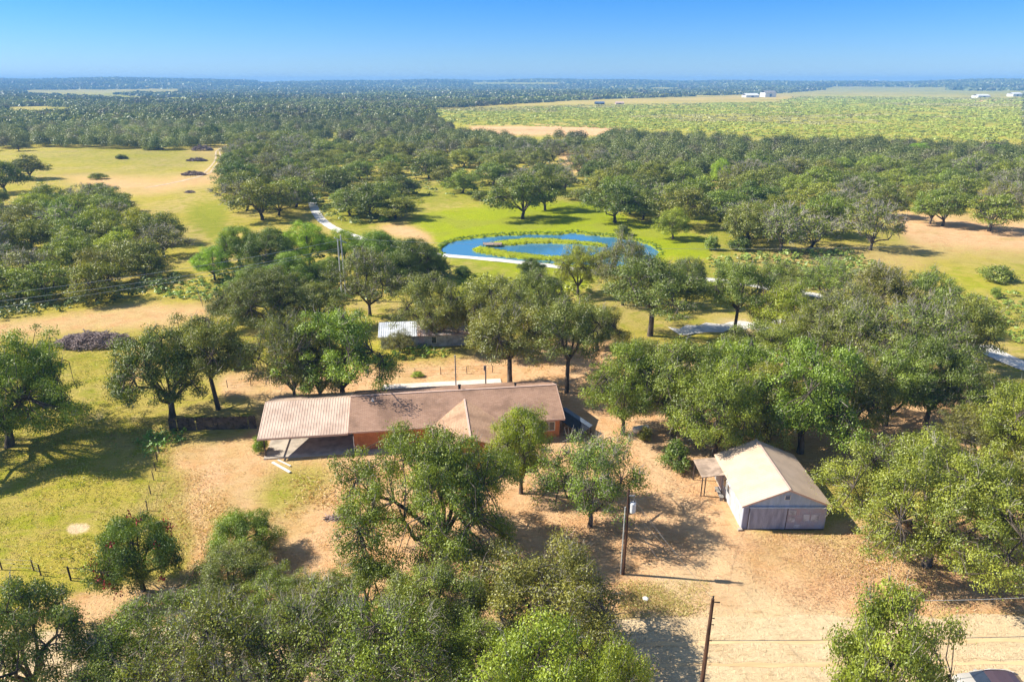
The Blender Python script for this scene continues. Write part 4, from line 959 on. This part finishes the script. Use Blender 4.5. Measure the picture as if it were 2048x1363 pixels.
f = MB(MS); f.box((hw-.15, 0, 0), (hw, .1, SE-.35)); part(f, 'front_wall', M_shedgrey, sh)
f = MB(MS); f.box((-hw, 0, 0), (-hw+.55, .1, SE-.35)); siding(f, -hw+.03, -hw+.5, .02, lambda x: SE-.37, -.002, .12); part(f, 'front_wall', M_shedgrey, sh)
zr = lambda x: RZS-.16-.43*abs(x)
f = MB(MS)
for (ya, nm) in ((0, 'gable_wall'), (SLN-.1, 'gable_wall')):
    f = MB(MS); f.hexa([(-hw, ya, SE-.35), (0, ya, SE-.35), (0, ya+.1, SE-.35), (-hw, ya+.1, SE-.35), (-hw, ya, zr(hw)), (0, ya, zr(0)), (0, ya+.1, zr(0)), (-hw, ya+.1, zr(hw))])
    f.hexa([(0, ya, SE-.35), (hw, ya, SE-.35), (hw, ya+.1, SE-.35), (0, ya+.1, SE-.35), (0, ya, zr(0)), (hw, ya, zr(hw)), (hw, ya+.1, zr(hw)), (0, ya+.1, zr(0))])
    if ya == 0: siding(f, -hw+.1, hw-.1, SE-.2, lambda x: max(SE-.18, zr(x)-.03), -.002, .22)
    part(f, nm, M_shedblue, sh)
# vent window
M_navyedge = simple('vent_navy', (.12, .17, .27), .5, .2, 1.0)
f = MB(MS); f.box((-.28, -.07, SE+.55), (.28, -.03, SE+1.05)); vo = part(f, 'gable_vent', M_white, sh)
f = MB(MS); f.box((-.22, -.09, SE+.60), (.22, -.072, SE+1.0)); part(f, 'louvre', M_navyedge, vo)
# sliding doors and track
f = MB(MS); f.box((-hw+.5, -.16, SE-.34), (hw-.05, -.05, SE-.20)); part(f, 'door_track', M_shedblue, sh)
f = MB(MS); f.box((-hw+.6, -.12, .08), (.15, -.05, SE-.36)); siding(f, -hw+.62, .12, .1, lambda x: SE-.4, -.122, .16); part(f, 'sliding_door', M_shedgrey, sh)
dd = MB(MS); dd.box((.22, -.09, .08), (hw-.2, -.03, SE-.36)); siding(dd, .25, hw-.25, .1, lambda x: SE-.4, -.092, .2); do = part(dd, 'sliding_door', M_rust, sh); do['label'] = 'rusty sliding door with faded window patches'
M_patch = simple('faded_patch', (.55, .57, .66), .6, .3, 2.0)
for (a, b_, za, zb) in ((.35, 1.0, 1.65, 2.2), (.35, 1.0, .9, 1.45), (1.75, 2.35, 1.0, 1.75), (2.5, 3.2, 1.0, 1.75), (1.0, 1.6, .25, .6)):
    f = MB(MS); f.box((a, -.135, za), (b_, -.122, zb)); part(f, 'patch', M_patch, do)
f = MB(MS); f.box((.16, -.14, .05), (.21, -.04, SE-.36)); part(f, 'door_post', M_fencewood, sh)
f = MB(MS); f.box((-hw+.1, -.2, .004), (hw-.1, -.13, .07)); part(f, 'sill', M_fencewood, sh)
f = MB(MS); f.box((-hw+.54, -.10, .05), (-hw+.59, -.01, SE-.36)); part(f, 'door_post', M_fencewood, sh)
# roof
ov = .28; hw2 = hw+ov; zE = RZS-.43*hw2
for s in (-1, 1):
    f = MB(MS); q = [(s*hw2, -.3, zE), (0, -.3, RZS), (0, SLN+.3, RZS), (s*hw2, SLN+.3, zE)]
    if s < 0: q = [(s*hw2, -.3, zE), (-.003, -.3, RZS), (-.003, SLN+.3, RZS), (s*hw2, SLN+.3, zE)]
    f.slab(q, .06)
    yy = -.25
    while yy < SLN+.2:
        f.hexa([(s*hw2, yy, zE+.003), (s*.05, yy, RZS-.02+.003), (s*.05, yy+.05, RZS-.02+.003), (s*hw2, yy+.05, zE+.003), (s*hw2, yy+.01, zE+.02), (s*.05, yy+.01, RZS), (s*.05, yy+.04, RZS), (s*hw2, yy+.04, zE+.02)])
        yy += .28
    part(f, 'roof', M_shedroof, sh)
f = MB(MS)
for s in (-1, 1):
    f.hexa([(s*hw2, -.36, zE-.16), (s*.002, -.36, RZS-.16), (s*.002, -.303, RZS-.16), (s*hw2, -.303, zE-.16), (s*hw2, -.36, zE+.03), (s*.002, -.36, RZS+.03), (s*.002, -.303, RZS+.03), (s*hw2, -.303, zE+.03)])
f.box((-.12, -.3, RZS+.02), (.12, SLN+.3, RZS+.05)); part(f, 'trim', M_fascia, sh)
# side windows on the left wall
for yy in (4.0, 5.1):
    f = MB(MS); f.box((-hw-.07, yy, 1.1), (-hw-.03, yy+.8, 2.1)); fo = part(f, 'window', M_white, sh)
    f = MB(MS); f.box((-hw-.09, yy+.08, 1.18), (-hw-.072, yy+.72, 2.02)); part(f, 'pane', M_glass, fo)
f = MB(MS); f.box((-hw-.07, 6.4, 0), (-hw-.03, 7.3, 2.05)); part(f, 'side_door', M_rust, sh)
# porch roof on posts
py0 = 5.35
M_porch = simple('porch_sheet', (.50, .37, .28), .7, .3, 1.0)
f = MB(MS); pw = 2.3; f.slab([(-hw2-pw, py0, zE-.35), (-hw2+.02, py0, zE-.07), (-hw2+.02, py0+3.5, zE-.07), (-hw2-pw, py0+3.5, zE-.35)], .07); part(f, 'porch_roof', M_porch, sh)
for (a, b_) in ((-hw2-pw+.15, py0+.15), (-hw2-pw+.15, py0+3.3), (-hw2-pw+.5, py0+.2)):
    f = MB(MS); f.tube([(a, b_, 0), (a, b_, zE-.42)], .06, 6); part(f, 'porch_post', M_fencewood, sh)
# bench/trough on the side
be = empty('bench', (0, 0, 0), 0, 'low grey bench under the shed porch roof', 'bench')
f = MB(MS); f.box((-hw-.75, 4.6, .42), (-hw-.3, 6.6, .48)); f.build('seat', M_polegrey, be)
for yy in (4.7, 6.4):
    f = MB(MS); f.box((-hw-.7, yy, 0), (-hw-.35, yy+.08, .42)); f.build('leg', M_polegrey, be)
f = MB(MS); f.box((-hw-.35, -.35, 0), (-hw+.05, -.05, .18)); o = f.build('concrete_block', M_concrete); tag(o, 'small concrete block at the near corner of the shed', 'block')

# ------------------------------------------------------------------ old farmhouse
oh = empty('old_farmhouse', (0, 0, 0), 0, 'old grey farmhouse with white and rusty metal roof under the oaks', 'house')
a0 = G(763, 697); b0 = G(935, 690); uu = (b0-a0); OL = uu.length; uu.normalize(); vv = Vector((-uu.y, uu.x, 0))
MO = Matrix(((uu.x, vv.x, 0, a0.x), (uu.y, vv.y, 0, a0.y), (0, 0, 1, 0), (0, 0, 0, 1)))
oe, od, orz = 2.1, 3.4, 3.3
f = MB(MO); f.box((0, 0, 0), (OL, .12, oe)); f.box((0, 2*od-.4, 0), (OL, 2*od-.28, oe)); f.box((0, .12, 0), (.12, 2*od-.4, oe)); f.box((OL-.12, .12, 0), (OL, 2*od-.4, oe)); 
x = .05
while x < OL-.1: f.box((x, -.03, .02), (x+.04, -.002, oe-.02)); x += .3
part(f, 'wall', simple('weathered_wall', (.50, .53, .58), .8, .3, 1.5), oh)
split = OL*.42
for (xa, xb, mt) in ((-.4, split-.01, M_oldroof), (split, OL+.4, M_redroof)):
    f = MB(MO); f.slab([(xa, -.45, oe-.02), (xb, -.45, oe-.02), (xb, od, orz), (xa, od, orz)], .06); f.slab([(xa, od, orz), (xb, od, orz), (xb, 2*od, oe-.02), (xa, 2*od, oe-.02)], .06)
    x = xa+.05
    while x < xb-.1:
        f.hexa([(x, -.45, oe-.017), (x+.08, -.45, oe-.017), (x+.08, od, orz+.003), (x, od, orz+.003), (x+.02, -.45, oe+.03), (x+.06, -.45, oe+.03), (x+.06, od, orz+.05), (x+.02, od, orz+.05)]); x += .35
    part(f, 'roof', mt, oh)
for xa in (1.2, 2.3, 8.0):
    f = MB(MO); f.box((xa, -.08, .6), (xa+.85, -.04, 1.8)); fo = part(f, 'window', M_white, oh); f = MB(MO); f.box((xa+.07, -.1, .67), (xa+.78, -.082, 1.73)); part(f, 'pane', M_glass, fo)
f = MB(MO); f.box((6.0, -.08, 0), (6.9, -.04, 1.9)); part(f, 'door', M_rust, oh)

# ------------------------------------------------------------------ fences
def fence_line(px_pts, label, name='wire_fence', step=3.0, h=1.15, wires=(.3, .7, 1.1), pr=.05, mat=None, grp='wire fences of the yard'):
    P = [G(*p) for p in px_pts]; r = empty(name, tuple(P[0]), 0, label, 'fence', grp)
    off = -P[0]; k = 0
    Wv = MB(Matrix.Translation(off))
    for i in range(len(P)-1):
        n = max(1, int(round((P[i+1]-P[i]).length/step)))
        for j in range(n+(1 if i == len(P)-2 else 0)):
            q = P[i].lerp(P[i+1], j/n)
            if k < 95:
                f = MB(Matrix.Translation(off)); f.tube([(q.x, q.y, -.1), (q.x+rnd.uniform(-.04, .04), q.y, h)], pr, 5); f.build('post', mat or M_fencewood, r); k += 1
        for wz in wires: Wv.tube([(P[i].x, P[i].y, wz), (P[i+1].x, P[i+1].y, wz)], .012, 3, cap=False)
    Wv.build('wire', M_wire, r); return r
fence_line([(318,905),(308,960),(295,1020),(270,1075)], 'thin wire fence between the green pasture and the orange yard', step=2.5)
fence_line([(455,775),(640,760),(830,750),(985,745)], 'wire fence crossing the sand behind the house', step=3.5)
fence_line([(-60,1135),(68,1141),(82,1150)], 'short wire fence run from the frame edge to the gate', step=2.6, pr=.06)
fence_line([(1985,1165),(2000,1120),(2030,1080)], 'dark posts and wire under the oak beyond the yard signs', step=2.4, pr=.07)
fence_line([(405,612),(395,585),(470,560)], 'wire fence by the green weeds in the hollow', step=3.5)
# gate
g0, g1 = G(142, 1160), G(209, 1166)
gt = empty('wire_gate', tuple(g0), 0, 'dark tube gate with two posts in the pasture fence', 'gate'); off = Matrix.Translation(-g0)
for q in (g0, g1):
    f = MB(off); f.tube([(q.x, q.y, -.1), (q.x, q.y, 1.45)], .07, 6); f.build('post', M_black, gt)
f = MB(off)
for hh in (.25, 1.35): f.tube([(g0.x, g0.y, hh), (g1.x, g1.y, hh)], .03, 5)
for tt in (.03, .5, .97):
    q = g0.lerp(g1, tt); f.tube([(q.x, q.y, .25), (q.x, q.y, 1.35)], .02, 5)
f.build('frame', M_black, gt)
# picket fence
p0, p1 = G(340, 862), G(518, 857)
pf = empty('picket_fence', tuple(p0), 0, 'dark weathered board fence running up to the carport', 'fence'); off = Matrix.Translation(-p0)
f = MB(off); d = (p1-p0); Ld = d.length; d.normalize(); nrm_ = Vector((-d.y, d.x, 0)); s = 0
while s < Ld-.14:
    if rnd.random() > .03:
        q = p0+d*s; hh = 1.8+rnd.uniform(-.08, .05)
        e1 = q+d*.135
        f.hexa([(q.x, q.y, .03), (e1.x, e1.y, .03), (e1.x+nrm_.x*.02, e1.y+nrm_.y*.02, .03), (q.x+nrm_.x*.02, q.y+nrm_.y*.02, .03), (q.x, q.y, hh), (e1.x, e1.y, hh), (e1.x+nrm_.x*.02, e1.y+nrm_.y*.02, hh), (q.x+nrm_.x*.02, q.y+nrm_.y*.02, hh)])
    s += .15
f.build('boards', M_fencewood, pf)
f = MB(off)
for hh in (.4, 1.4):
    a, b_ = p0+nrm_*.05, p1+nrm_*.05; f.tube([(a.x, a.y, hh), (b_.x, b_.y, hh)], .04, 4)
f.build('rail', M_fencewood, pf)

# ------------------------------------------------------------------ poles and lines
def catenary(a, b, sag, n=14):
    a, b = Vector(a), Vector(b); return [tuple(a.lerp(b, i/n)-Vector((0, 0, sag*4*(i/n)*(1-i/n)))) for i in range(n+1)]
B1 = G(1246, 1147); 
def hgt(b, y): return HC-b.y*math.tan(TH+math.atan((y-CY)/F))
h1 = hgt(B1, 978)
up = empty('utility_pole', tuple(B1), 0, 'brown wooden utility pole carrying a white transformer can', 'utility pole', 'wooden utility poles')
f = MB(); f.tube([(0, 0, -.3), (.03, 0, h1*.5), (.0, 0, h1)], [.145, .125, .10], 10); f.build('pole', M_pole, up)
f = MB(); f.tube([(-.2, 0, 0), (-.2, 0, h1*.80)], [.065, .055], 8); f.build('riser_pipe', M_wirelight, up)
f = MB(); tz = h1*.74; f.tube([(.42, -.02, tz), (.42, -.02, tz+.06), (.42, -.02, tz+.9), (.42, -.02, tz+1.0)], [.2, .26, .26, .2], 14); trf = f.build('transformer', M_white, up, smooth=False)
f = MB()
for dx in (-.1, .1): f.tube([(.42+dx, -.02, tz+1.0), (.42+dx, -.02, tz+1.12), (.42+dx*1.3, -.02, tz+1.3)], [.05, .06, .03], 8)
f.build('bushing', M_polegrey, trf)
f = MB(); f.box((.08, -.05, tz+.3), (.2, .05, tz+.4)); f.box((.08, -.05, tz+.7), (.2, .05, tz+.8)); f.box((0, -.3, h1-.5), (.5, -.22, h1-.4)); f.build('bracket', M_metal, up)
GW = 'guy wires with pale guards at the transformer pole'
for (px, py, hh, pe) in ((1314, 1115, h1*.72, 0), (1338, 1100, h1*.8, 0), (1352, 1106, h1*.9, 0)):
    e_ = G(px, py); f = MB(Matrix.Translation(-e_)); top = B1+Vector((.1, 0, hh)); f.tube([tuple(top), tuple(e_)], .012, 4)
    mid = e_.lerp(top, .42); f.tube([tuple(mid), tuple(e_)], .028, 5); o = f.build('guy_wire', M_wirelight); o.location = e_; tag(o, {1314: 'shortest guy wire, nearest the transformer pole', 1338: 'middle one of three guy wires at the transformer pole', 1352: 'outermost guy wire, anchored farthest from the transformer pole'}[px], 'guy wire', GW)
B2 = G(1403, 1372); h2 = hgt(B2, 1197)
up2 = empty('utility_pole', tuple(B2), 0, 'bare dark brown utility pole standing at the dirt road', 'utility pole', 'wooden utility poles')
f = MB(); f.tube([(0, 0, -.3), (0, 0, h2*.5), (0, 0, h2)], [.16, .14, .11], 10); f.build('pole', M_pole, up2)
f = MB(); f.tube([(.05, 0, h2-.25), (.5, 0, h2-.28)], [.03, .05], 6); f.tube([(.02, 0, h2), (.02, 0, h2+.22)], [.03, .06], 6); f.build('insulator', M_black, up2)
for zz in (.79, .72, .54):
    f = MB(); f.tube([(.1, 0, h2*zz), (.28, 0, h2*zz)], [.02, .05], 6); f.build('insulator', M_black, up2)
ln = []
def cable(a, b, sag, r, mat, label, grp='overhead power lines'):
    a = Vector(a); f = MB(Matrix.Translation(-a)); f.tube(catenary(a, b, sag), r, 4); o = f.build('power_line', mat); o.location = a; tag(o, label, 'power line', grp)
p2 = B2+Vector((.28, 0, h2*.54)); e2 = G(2120, 1270, h2*.54)
cable(p2, e2, .1, .02, M_wire, 'dark cable running level across the dirt road from the bare pole')
cable(B2+Vector((0, 0, h2)), B1+Vector((0, 0, h1*.97)), .15, .01, M_wire, 'thin line strung between the two wooden poles')
cable(G(1840, 1200, 5), G(2120, 1190, 5), .1, .016, M_wirelight, 'pale cable passing in front of the shaded yard signs')
cable(B1+Vector((.3, 0, tz+1.1)), Vector((SX0-.2, SY+5.4, 3.1)), .3, .012, M_wire, 'service line from the transformer to the shed porch')
B3 = G(693, 600); h3 = hgt(B3, 470)
up3 = empty('twin_pole', tuple(B3), 0, 'grey twin-pole power structure with slanted crossarm above the oaks', 'utility pole')
f = MB(); f.tube([(0, 0, -.2), (-.05, 0, h3)], [.17, .12], 8); f.build('pole', M_wirelight, up3)
f = MB(); f.tube([(-.9, .3, -.2), (-.75, .3, h3*.93)], [.17, .12], 8); f.build('pole', M_wirelight, up3)
f = MB(); f.tube([(-1.2, -.2, h3*.965), (.7, 1.2, h3*.86)], .1, 6); f.build('crossarm', M_wirelight, up3)
for (ya, yb2, lab) in ((480, 571, 'upper'), (496, 585, 'middle'), (500, 600, 'lower')):
    a = B3+Vector((-.4 if ya > 480 else .0, 0, hgt(B3, ya))); e_ = G(-260, yb2+45, a.z-1)
    cable(a, e_, 1.0, .03, M_wirelight, lab+' of the three wires reaching from the twin pole over the thicket')
e_ = G(2300, 560, 12)
cable(B3+Vector((0, 0, h3*.95)), G(1830, 492, 9), 1.2, .025, M_wirelight, 'faint wire crossing from the twin pole past the pond to the pasture')

# yard signs
sg = G(1910, 1148); r = empty('yard_sign', tuple(sg), 0, 'small post with a dull red board above a white notice board', 'sign')
f = MB(); f.box((-.03, -.03, -.1), (.03, .03, 2.1)); f.build('post', M_fencewood, r)
f = MB(); f.box((-.35, -.06, 1.75), (.35, -.035, 2.1)); f.build('board', simple('red_board', (.35, .08, .07), .7, .2), r)
f = MB(); f.box((-.26, -.06, .35), (.2, -.035, .95)); f.build('board', M_white, r)
# white boards lying in the yard
for (a, b_, wd, lab) in (((543, 926), (578, 946), .28, 'longer white board lying on the orange yard grass'), ((555, 921), (580, 933), .16, 'shorter white board lying beside the longer one')):
    A_, B_ = G(*a), G(*b_); f = MB(Matrix.Translation(-A_)); d = (B_-A_).normalized(); n = Vector((-d.y, d.x, 0))*wd
    f.slab([tuple(A_+Vector((0, 0, .12))), tuple(B_+Vector((0, 0, .12))), tuple(B_+n+Vector((0, 0, .12))), tuple(A_+n+Vector((0, 0, .12)))], .08); o = f.build('board', M_white); o.location = A_; tag(o, lab, 'board')
cpz = G(1291, 1198); f = MB(); f.tube([(0, 0, 0), (0, 0, .12), (0, 0, .18)], [.28, .26, .15], 14); o = f.build('ground_cap', M_white); o.location = cpz; tag(o, 'round white ground cap on the dry verge by the road', 'cap')
# tank by the trees
tk = G(1281, 868); ta = empty('propane_tank', tuple(tk), .3, 'small white propane tank half hidden under the oaks', 'tank')
f = MB(Matrix.Translation((0, 0, .75)) @ Matrix.Rotation(math.pi/2, 4, 'Y')); f.tube([(0, 0, -1.1), (0, 0, -1.0), (0, 0, -.85), (0, 0, .85), (0, 0, 1.0), (0, 0, 1.1)], [.1, .33, .42, .42, .33, .1], 16); f.build('body', M_white, ta, smooth=True)
for s in (-.6, .6):
    f = MB(); f.box((s-.06, -.25, 0), (s+.06, .25, .42)); f.build('leg', M_metal, ta)

# brush piles
def brush(px, py, wpx, hgt_, dpt, n, label, seed, grp='brush piles in the pasture'):
    c = G(px, py); zc = depth(c); L = wpx*zc/F; q = random.Random(seed); f = MB()
    thick = max(.03, zc*.00035)
    for i in range(n):
        a = q.uniform(-1, 1); e_ = q.uniform(-1, 1)*math.sqrt(1-a*a)
        x, y = a*L/2, e_*dpt/2; top = hgt_*(1-a*a*.8)*(1-e_*e_*.7)*(.8+.4*math.sin(a*7+seed)**2); z = q.uniform(.3, 1)*top
        l = q.uniform(.6, 2.0); yaw = q.gauss(0, .8)+(1.57 if q.random() < .3 else 0); pit = q.gauss(0, .28)
        dx, dy, dz = math.cos(yaw)*math.cos(pit)*l, math.sin(yaw)*math.cos(pit)*l, math.sin(pit)*l
        f.tube([(x-dx/2, y-dy/2, max(.02, z-dz/2)), (x+q.uniform(-.1, .1), y, z+q.uniform(-.1, .1)), (x+dx/2, y+dy/2, max(.02, z+dz/2))], [thick*q.uniform(.7, 2.2), thick*1.2, thick*.5], 4, cap=False)
    o = f.build('brush_pile', M_stick); o.location = c; tag(o, label, 'brush pile', grp); return o
brush(190, 688, 150, 2.0, 6.0, 1500, 'huge purplish-brown brush pile beside the yard oaks', 3)
brush(388, 350, 46, 1.8, 6, 420, 'brush pile at the bend of the sandy track', 4)
brush(394, 322, 38, 1.8, 6, 350, 'brush pile in the middle of the pasture row', 5)
brush(405, 301, 40, 3.2, 8, 420, 'tallest brush pile of the far pasture row', 6)
brush(430, 281, 40, 2.0, 8, 300, 'brush pile against the trees at the top of the pasture', 7)
brush(318, 299, 20, 1.6, 5, 200, 'small brush pile beside the long low bush', 8)
brush(244, 317, 22, 1.8, 5, 200, 'round brush pile left of the row', 9)
brush(380, 385, 16, .7, 3, 120, 'little brush heap on the dry grass', 10)
brush(685, 1036, 62, .3, .8, 70, 'scattered dead branches on the bare yard ground', 12, 'branch litter')
brush(560, 700, 26, 1.4, 4, 200, 'reddish brush heap beside the dark round oak', 13)

# pond dock
dk = G(986, 489); r = empty('dock', tuple(dk), 0, 'small weathered wooden dock at the tip of the pond island', 'dock')
f = MB()
for i in range(11): f.box((-2.6+i*.45, -1.6, .25), (-2.2+i*.45, 1.2, .33))
f.build('deck', simple('dock_wood', (.45, .32, .24), .9, .4, 2), r)
for (a, b_) in ((-2.5, -1.5), (2.1, -1.5), (-2.5, 1.1), (2.1, 1.1)):
    f = MB(); f.tube([(a, b_, -1.2), (a, b_, .6)], .08, 6); f.build('post', M_polegrey, r)

# ------------------------------------------------------------------ far buildings
def barn(px, py, wpx, dep, h, mats, label, rz=0, rise=.25):
    c = G(px, py); zc = depth(c); L = wpx*zc/F; zz = float(terrain(c.x, c.y)); r = empty('farm_building', (c.x, c.y, zz), rz, label, 'building', 'farm buildings far across the plain')
    f = MB(); f.box((-L/2, 0, -1), (L/2, .4, h)); f.box((-L/2, dep-.4, -1), (L/2, dep, h)); f.box((-L/2, .4, -1), (-L/2+.4, dep-.4, h)); f.box((L/2-.4, .4, -1), (L/2, dep-.4, h)); f.build('wall', mats[0], r)
    f = MB(); rr = rise*dep/2; f.slab([(-L/2-.5, -.6, h), (L/2+.5, -.6, h), (L/2+.5, dep/2, h+rr), (-L/2-.5, dep/2, h+rr)], .3); f.slab([(-L/2-.5, dep/2, h+rr), (L/2+.5, dep/2, h+rr), (L/2+.5, dep+.6, h), (-L/2-.5, dep+.6, h)], .3); f.build('roof', mats[1], r)
    f = MB(); f.box((-L*.1, -.1, 0), (L*.1, -.02, h*.7)); f.build('door', M_navyedge, r)
barn(910, 210, 26, 30, 4, (M_white, M_white), 'long white barn at the edge of the scrub field')
barn(1200, 208, 18, 18, 3, (M_navy, M_navyedge), 'dark roofed barn on the tan far field')
barn(1240, 208, 16, 16, 3, (M_redroof, M_fascia), 'pinkish farmhouse next to the dark roofed barn')
barn(1505, 195, 26, 40, 6, (M_white, M_white), 'low white sheds beyond the tan field')
barn(1541, 194, 22, 45, 12, (M_white, M_polegrey), 'tall white building beside the low white sheds')
barn(1749, 173, 15, 60, 22, (M_white, M_white), 'boxy white building on the far rise')
barn(1968, 196, 24, 30, 6, (M_white, M_white), 'white roofed barn right of the far tree line')
barn(2035, 193, 18, 30, 8, (M_white, M_white), 'white shed on the frame edge of the plain')
barn(615, 336, 20, 5, 1.2, (M_fascia, M_redroof), 'rusty roofed farm shelter by the white lane')
barn(880, 268, 16, 8, 4, (M_fascia, M_redroof), 'brown roofed house among the far oaks')

# ------------------------------------------------------------------ parked car (silver hatchback, nose to the left)
M_carpaint = simple('silver_paint', (.46, .43, .39), .35, .05, 1, metal=.15, spec=.5)
M_roofdark = simple('dark_roof_paint', (.075, .05, .065), .35, .05, 1, spec=.6)
cr_ = G(1978, 1386); car = empty('parked_car', (cr_.x, cr_.y, .085), math.radians(-3), 'silver car with a dark glass roof parked on the dirt road', 'car')
prof = [(-2.3, .35), (-2.35, .62), (-2.15, .85), (-1.2, .98), (-.55, 1.0), (2.05, 1.05), (2.2, .85), (2.22, .4)]
def loft(mb, xs, hw_, z0, z1, tw_):
    """xs list of (x, half width bottom, half width top, zbottom, ztop)"""
    sec = []
    for (x, wb, wt_, zb, zt_) in xs:
        sec.append([(x, -wb, zb), (x, -wb*1.02, (zb+zt_)/2), (x, -wt_, zt_-.04), (x, -wt_*.9, zt_), (x, wt_*.9, zt_), (x, wt_, zt_-.04), (x, wb*1.02, (zb+zt_)/2), (x, wb, zb)])
    b0_ = len(mb.v); k = 8
    for s_ in sec: mb.v += [tuple(mb.M @ Vector(p)) for p in s_]
    for i in range(len(sec)-1):
        for j in range(k):
            j2 = (j+1) % k; mb.f.append((b0_+i*k+j, b0_+(i+1)*k+j, b0_+(i+1)*k+j2, b0_+i*k+j2))
    mb.f.append(tuple(b0_+j for j in range(k))); mb.f.append(tuple(b0_+(len(sec)-1)*k+j for j in reversed(range(k))))
f = MB(); loft(f, [(-2.32, .62, .55, .38, .60), (-2.25, .78, .68, .30, .74), (-1.9, .88, .80, .25, .86), (-1.0, .91, .86, .22, .98), (0, .92, .88, .22, 1.0), (1.3, .92, .88, .22, 1.02), (2.0, .88, .82, .25, 1.02), (2.2, .80, .72, .34, .86), (2.28, .72, .62, .42, .66)], 0, 0, 0, 0)
f.build('body', M_carpaint, car, smooth=True)
f = MB(); loft(f, [(-1.15, .80, .78, .96, 1.02), (-.45, .80, .64, .96, 1.40), (.1, .80, .62, .98, 1.46), (1.1, .80, .62, .98, 1.44), (1.6, .78, .6, .98, 1.34), (2.08, .74, .66, .98, 1.05)], 0, 0, 0, 0); f.build('windows', M_glass, car, smooth=False)
f = MB(); loft(f, [(-.42, .60, .56, 1.40, 1.44), (.1, .62, .58, 1.44, 1.50), (1.1, .62, .58, 1.43, 1.49), (1.58, .58, .54, 1.33, 1.385)], 0, 0, 0, 0); f.build('roof', M_roofdark, car)
for s in (-1, 1):
    f = MB(); f.tube([(-.35, s*.6, 1.47), (.1, s*.61, 1.54), (1.1, s*.61, 1.53), (1.5, s*.58, 1.43)], .022, 6); f.build('roof_rail', M_white, car)
    f = MB(); f.tube([(-1.14, s*.80, 1.0), (-.42, s*.64, 1.41)], .035, 5); f.tube([(1.62, s*.6, 1.36), (2.1, s*.7, 1.04)], .05, 5); f.tube([(.45, s*.82, .98), (.45, s*.625, 1.45)], .03, 5); f.build('pillar', M_carpaint, car)
    f = MB(); f.box((-.75, s*.9-.09, .98), (-.58, s*.9+.09, 1.12)); f.build('mirror', M_carpaint, car)
    f = MB(); f.box((-2.26, s*.62-.14, .56), (-2.12, s*.62+.14, .70)); f.build('headlight', M_white, car)
    for x in (-1.45, 1.4):
        f = MB(); f.tube([(x, s*.76, .33), (x, s*.94, .33)], .33, 18); wh = f.build('wheel', M_black, car); f = MB(); f.tube([(x, s*.945, .33), (x, s*.955, .33)], .2, 12); f.build('rim', M_metal, wh)

# red flowers on the crape myrtle
rr_ = MYRTLE[0]; q = np.random.default_rng(3); n = 26
sc_ = rr_.scale; Rm, Hm = 5.5, 8.0
cen = np.stack([nrm(q.normal(size=3))*np.array([Rm*.92, Rm*.92, Hm*.5])+np.array([0, 0, Hm*.45]) for _ in range(n)]); cen = cen[cen[:, 2] > .8]
idx = np.repeat(np.arange(len(cen)), 14); P = cen[idx]+q.normal(size=(len(idx), 3))*.28; me = quadmesh('flowers', leaves(P, nrm(q.normal(size=P.shape)), np.full(len(P), .34), q), len(P), M_flower)
tag(link('flowers', me, rr_), kind='stuff')
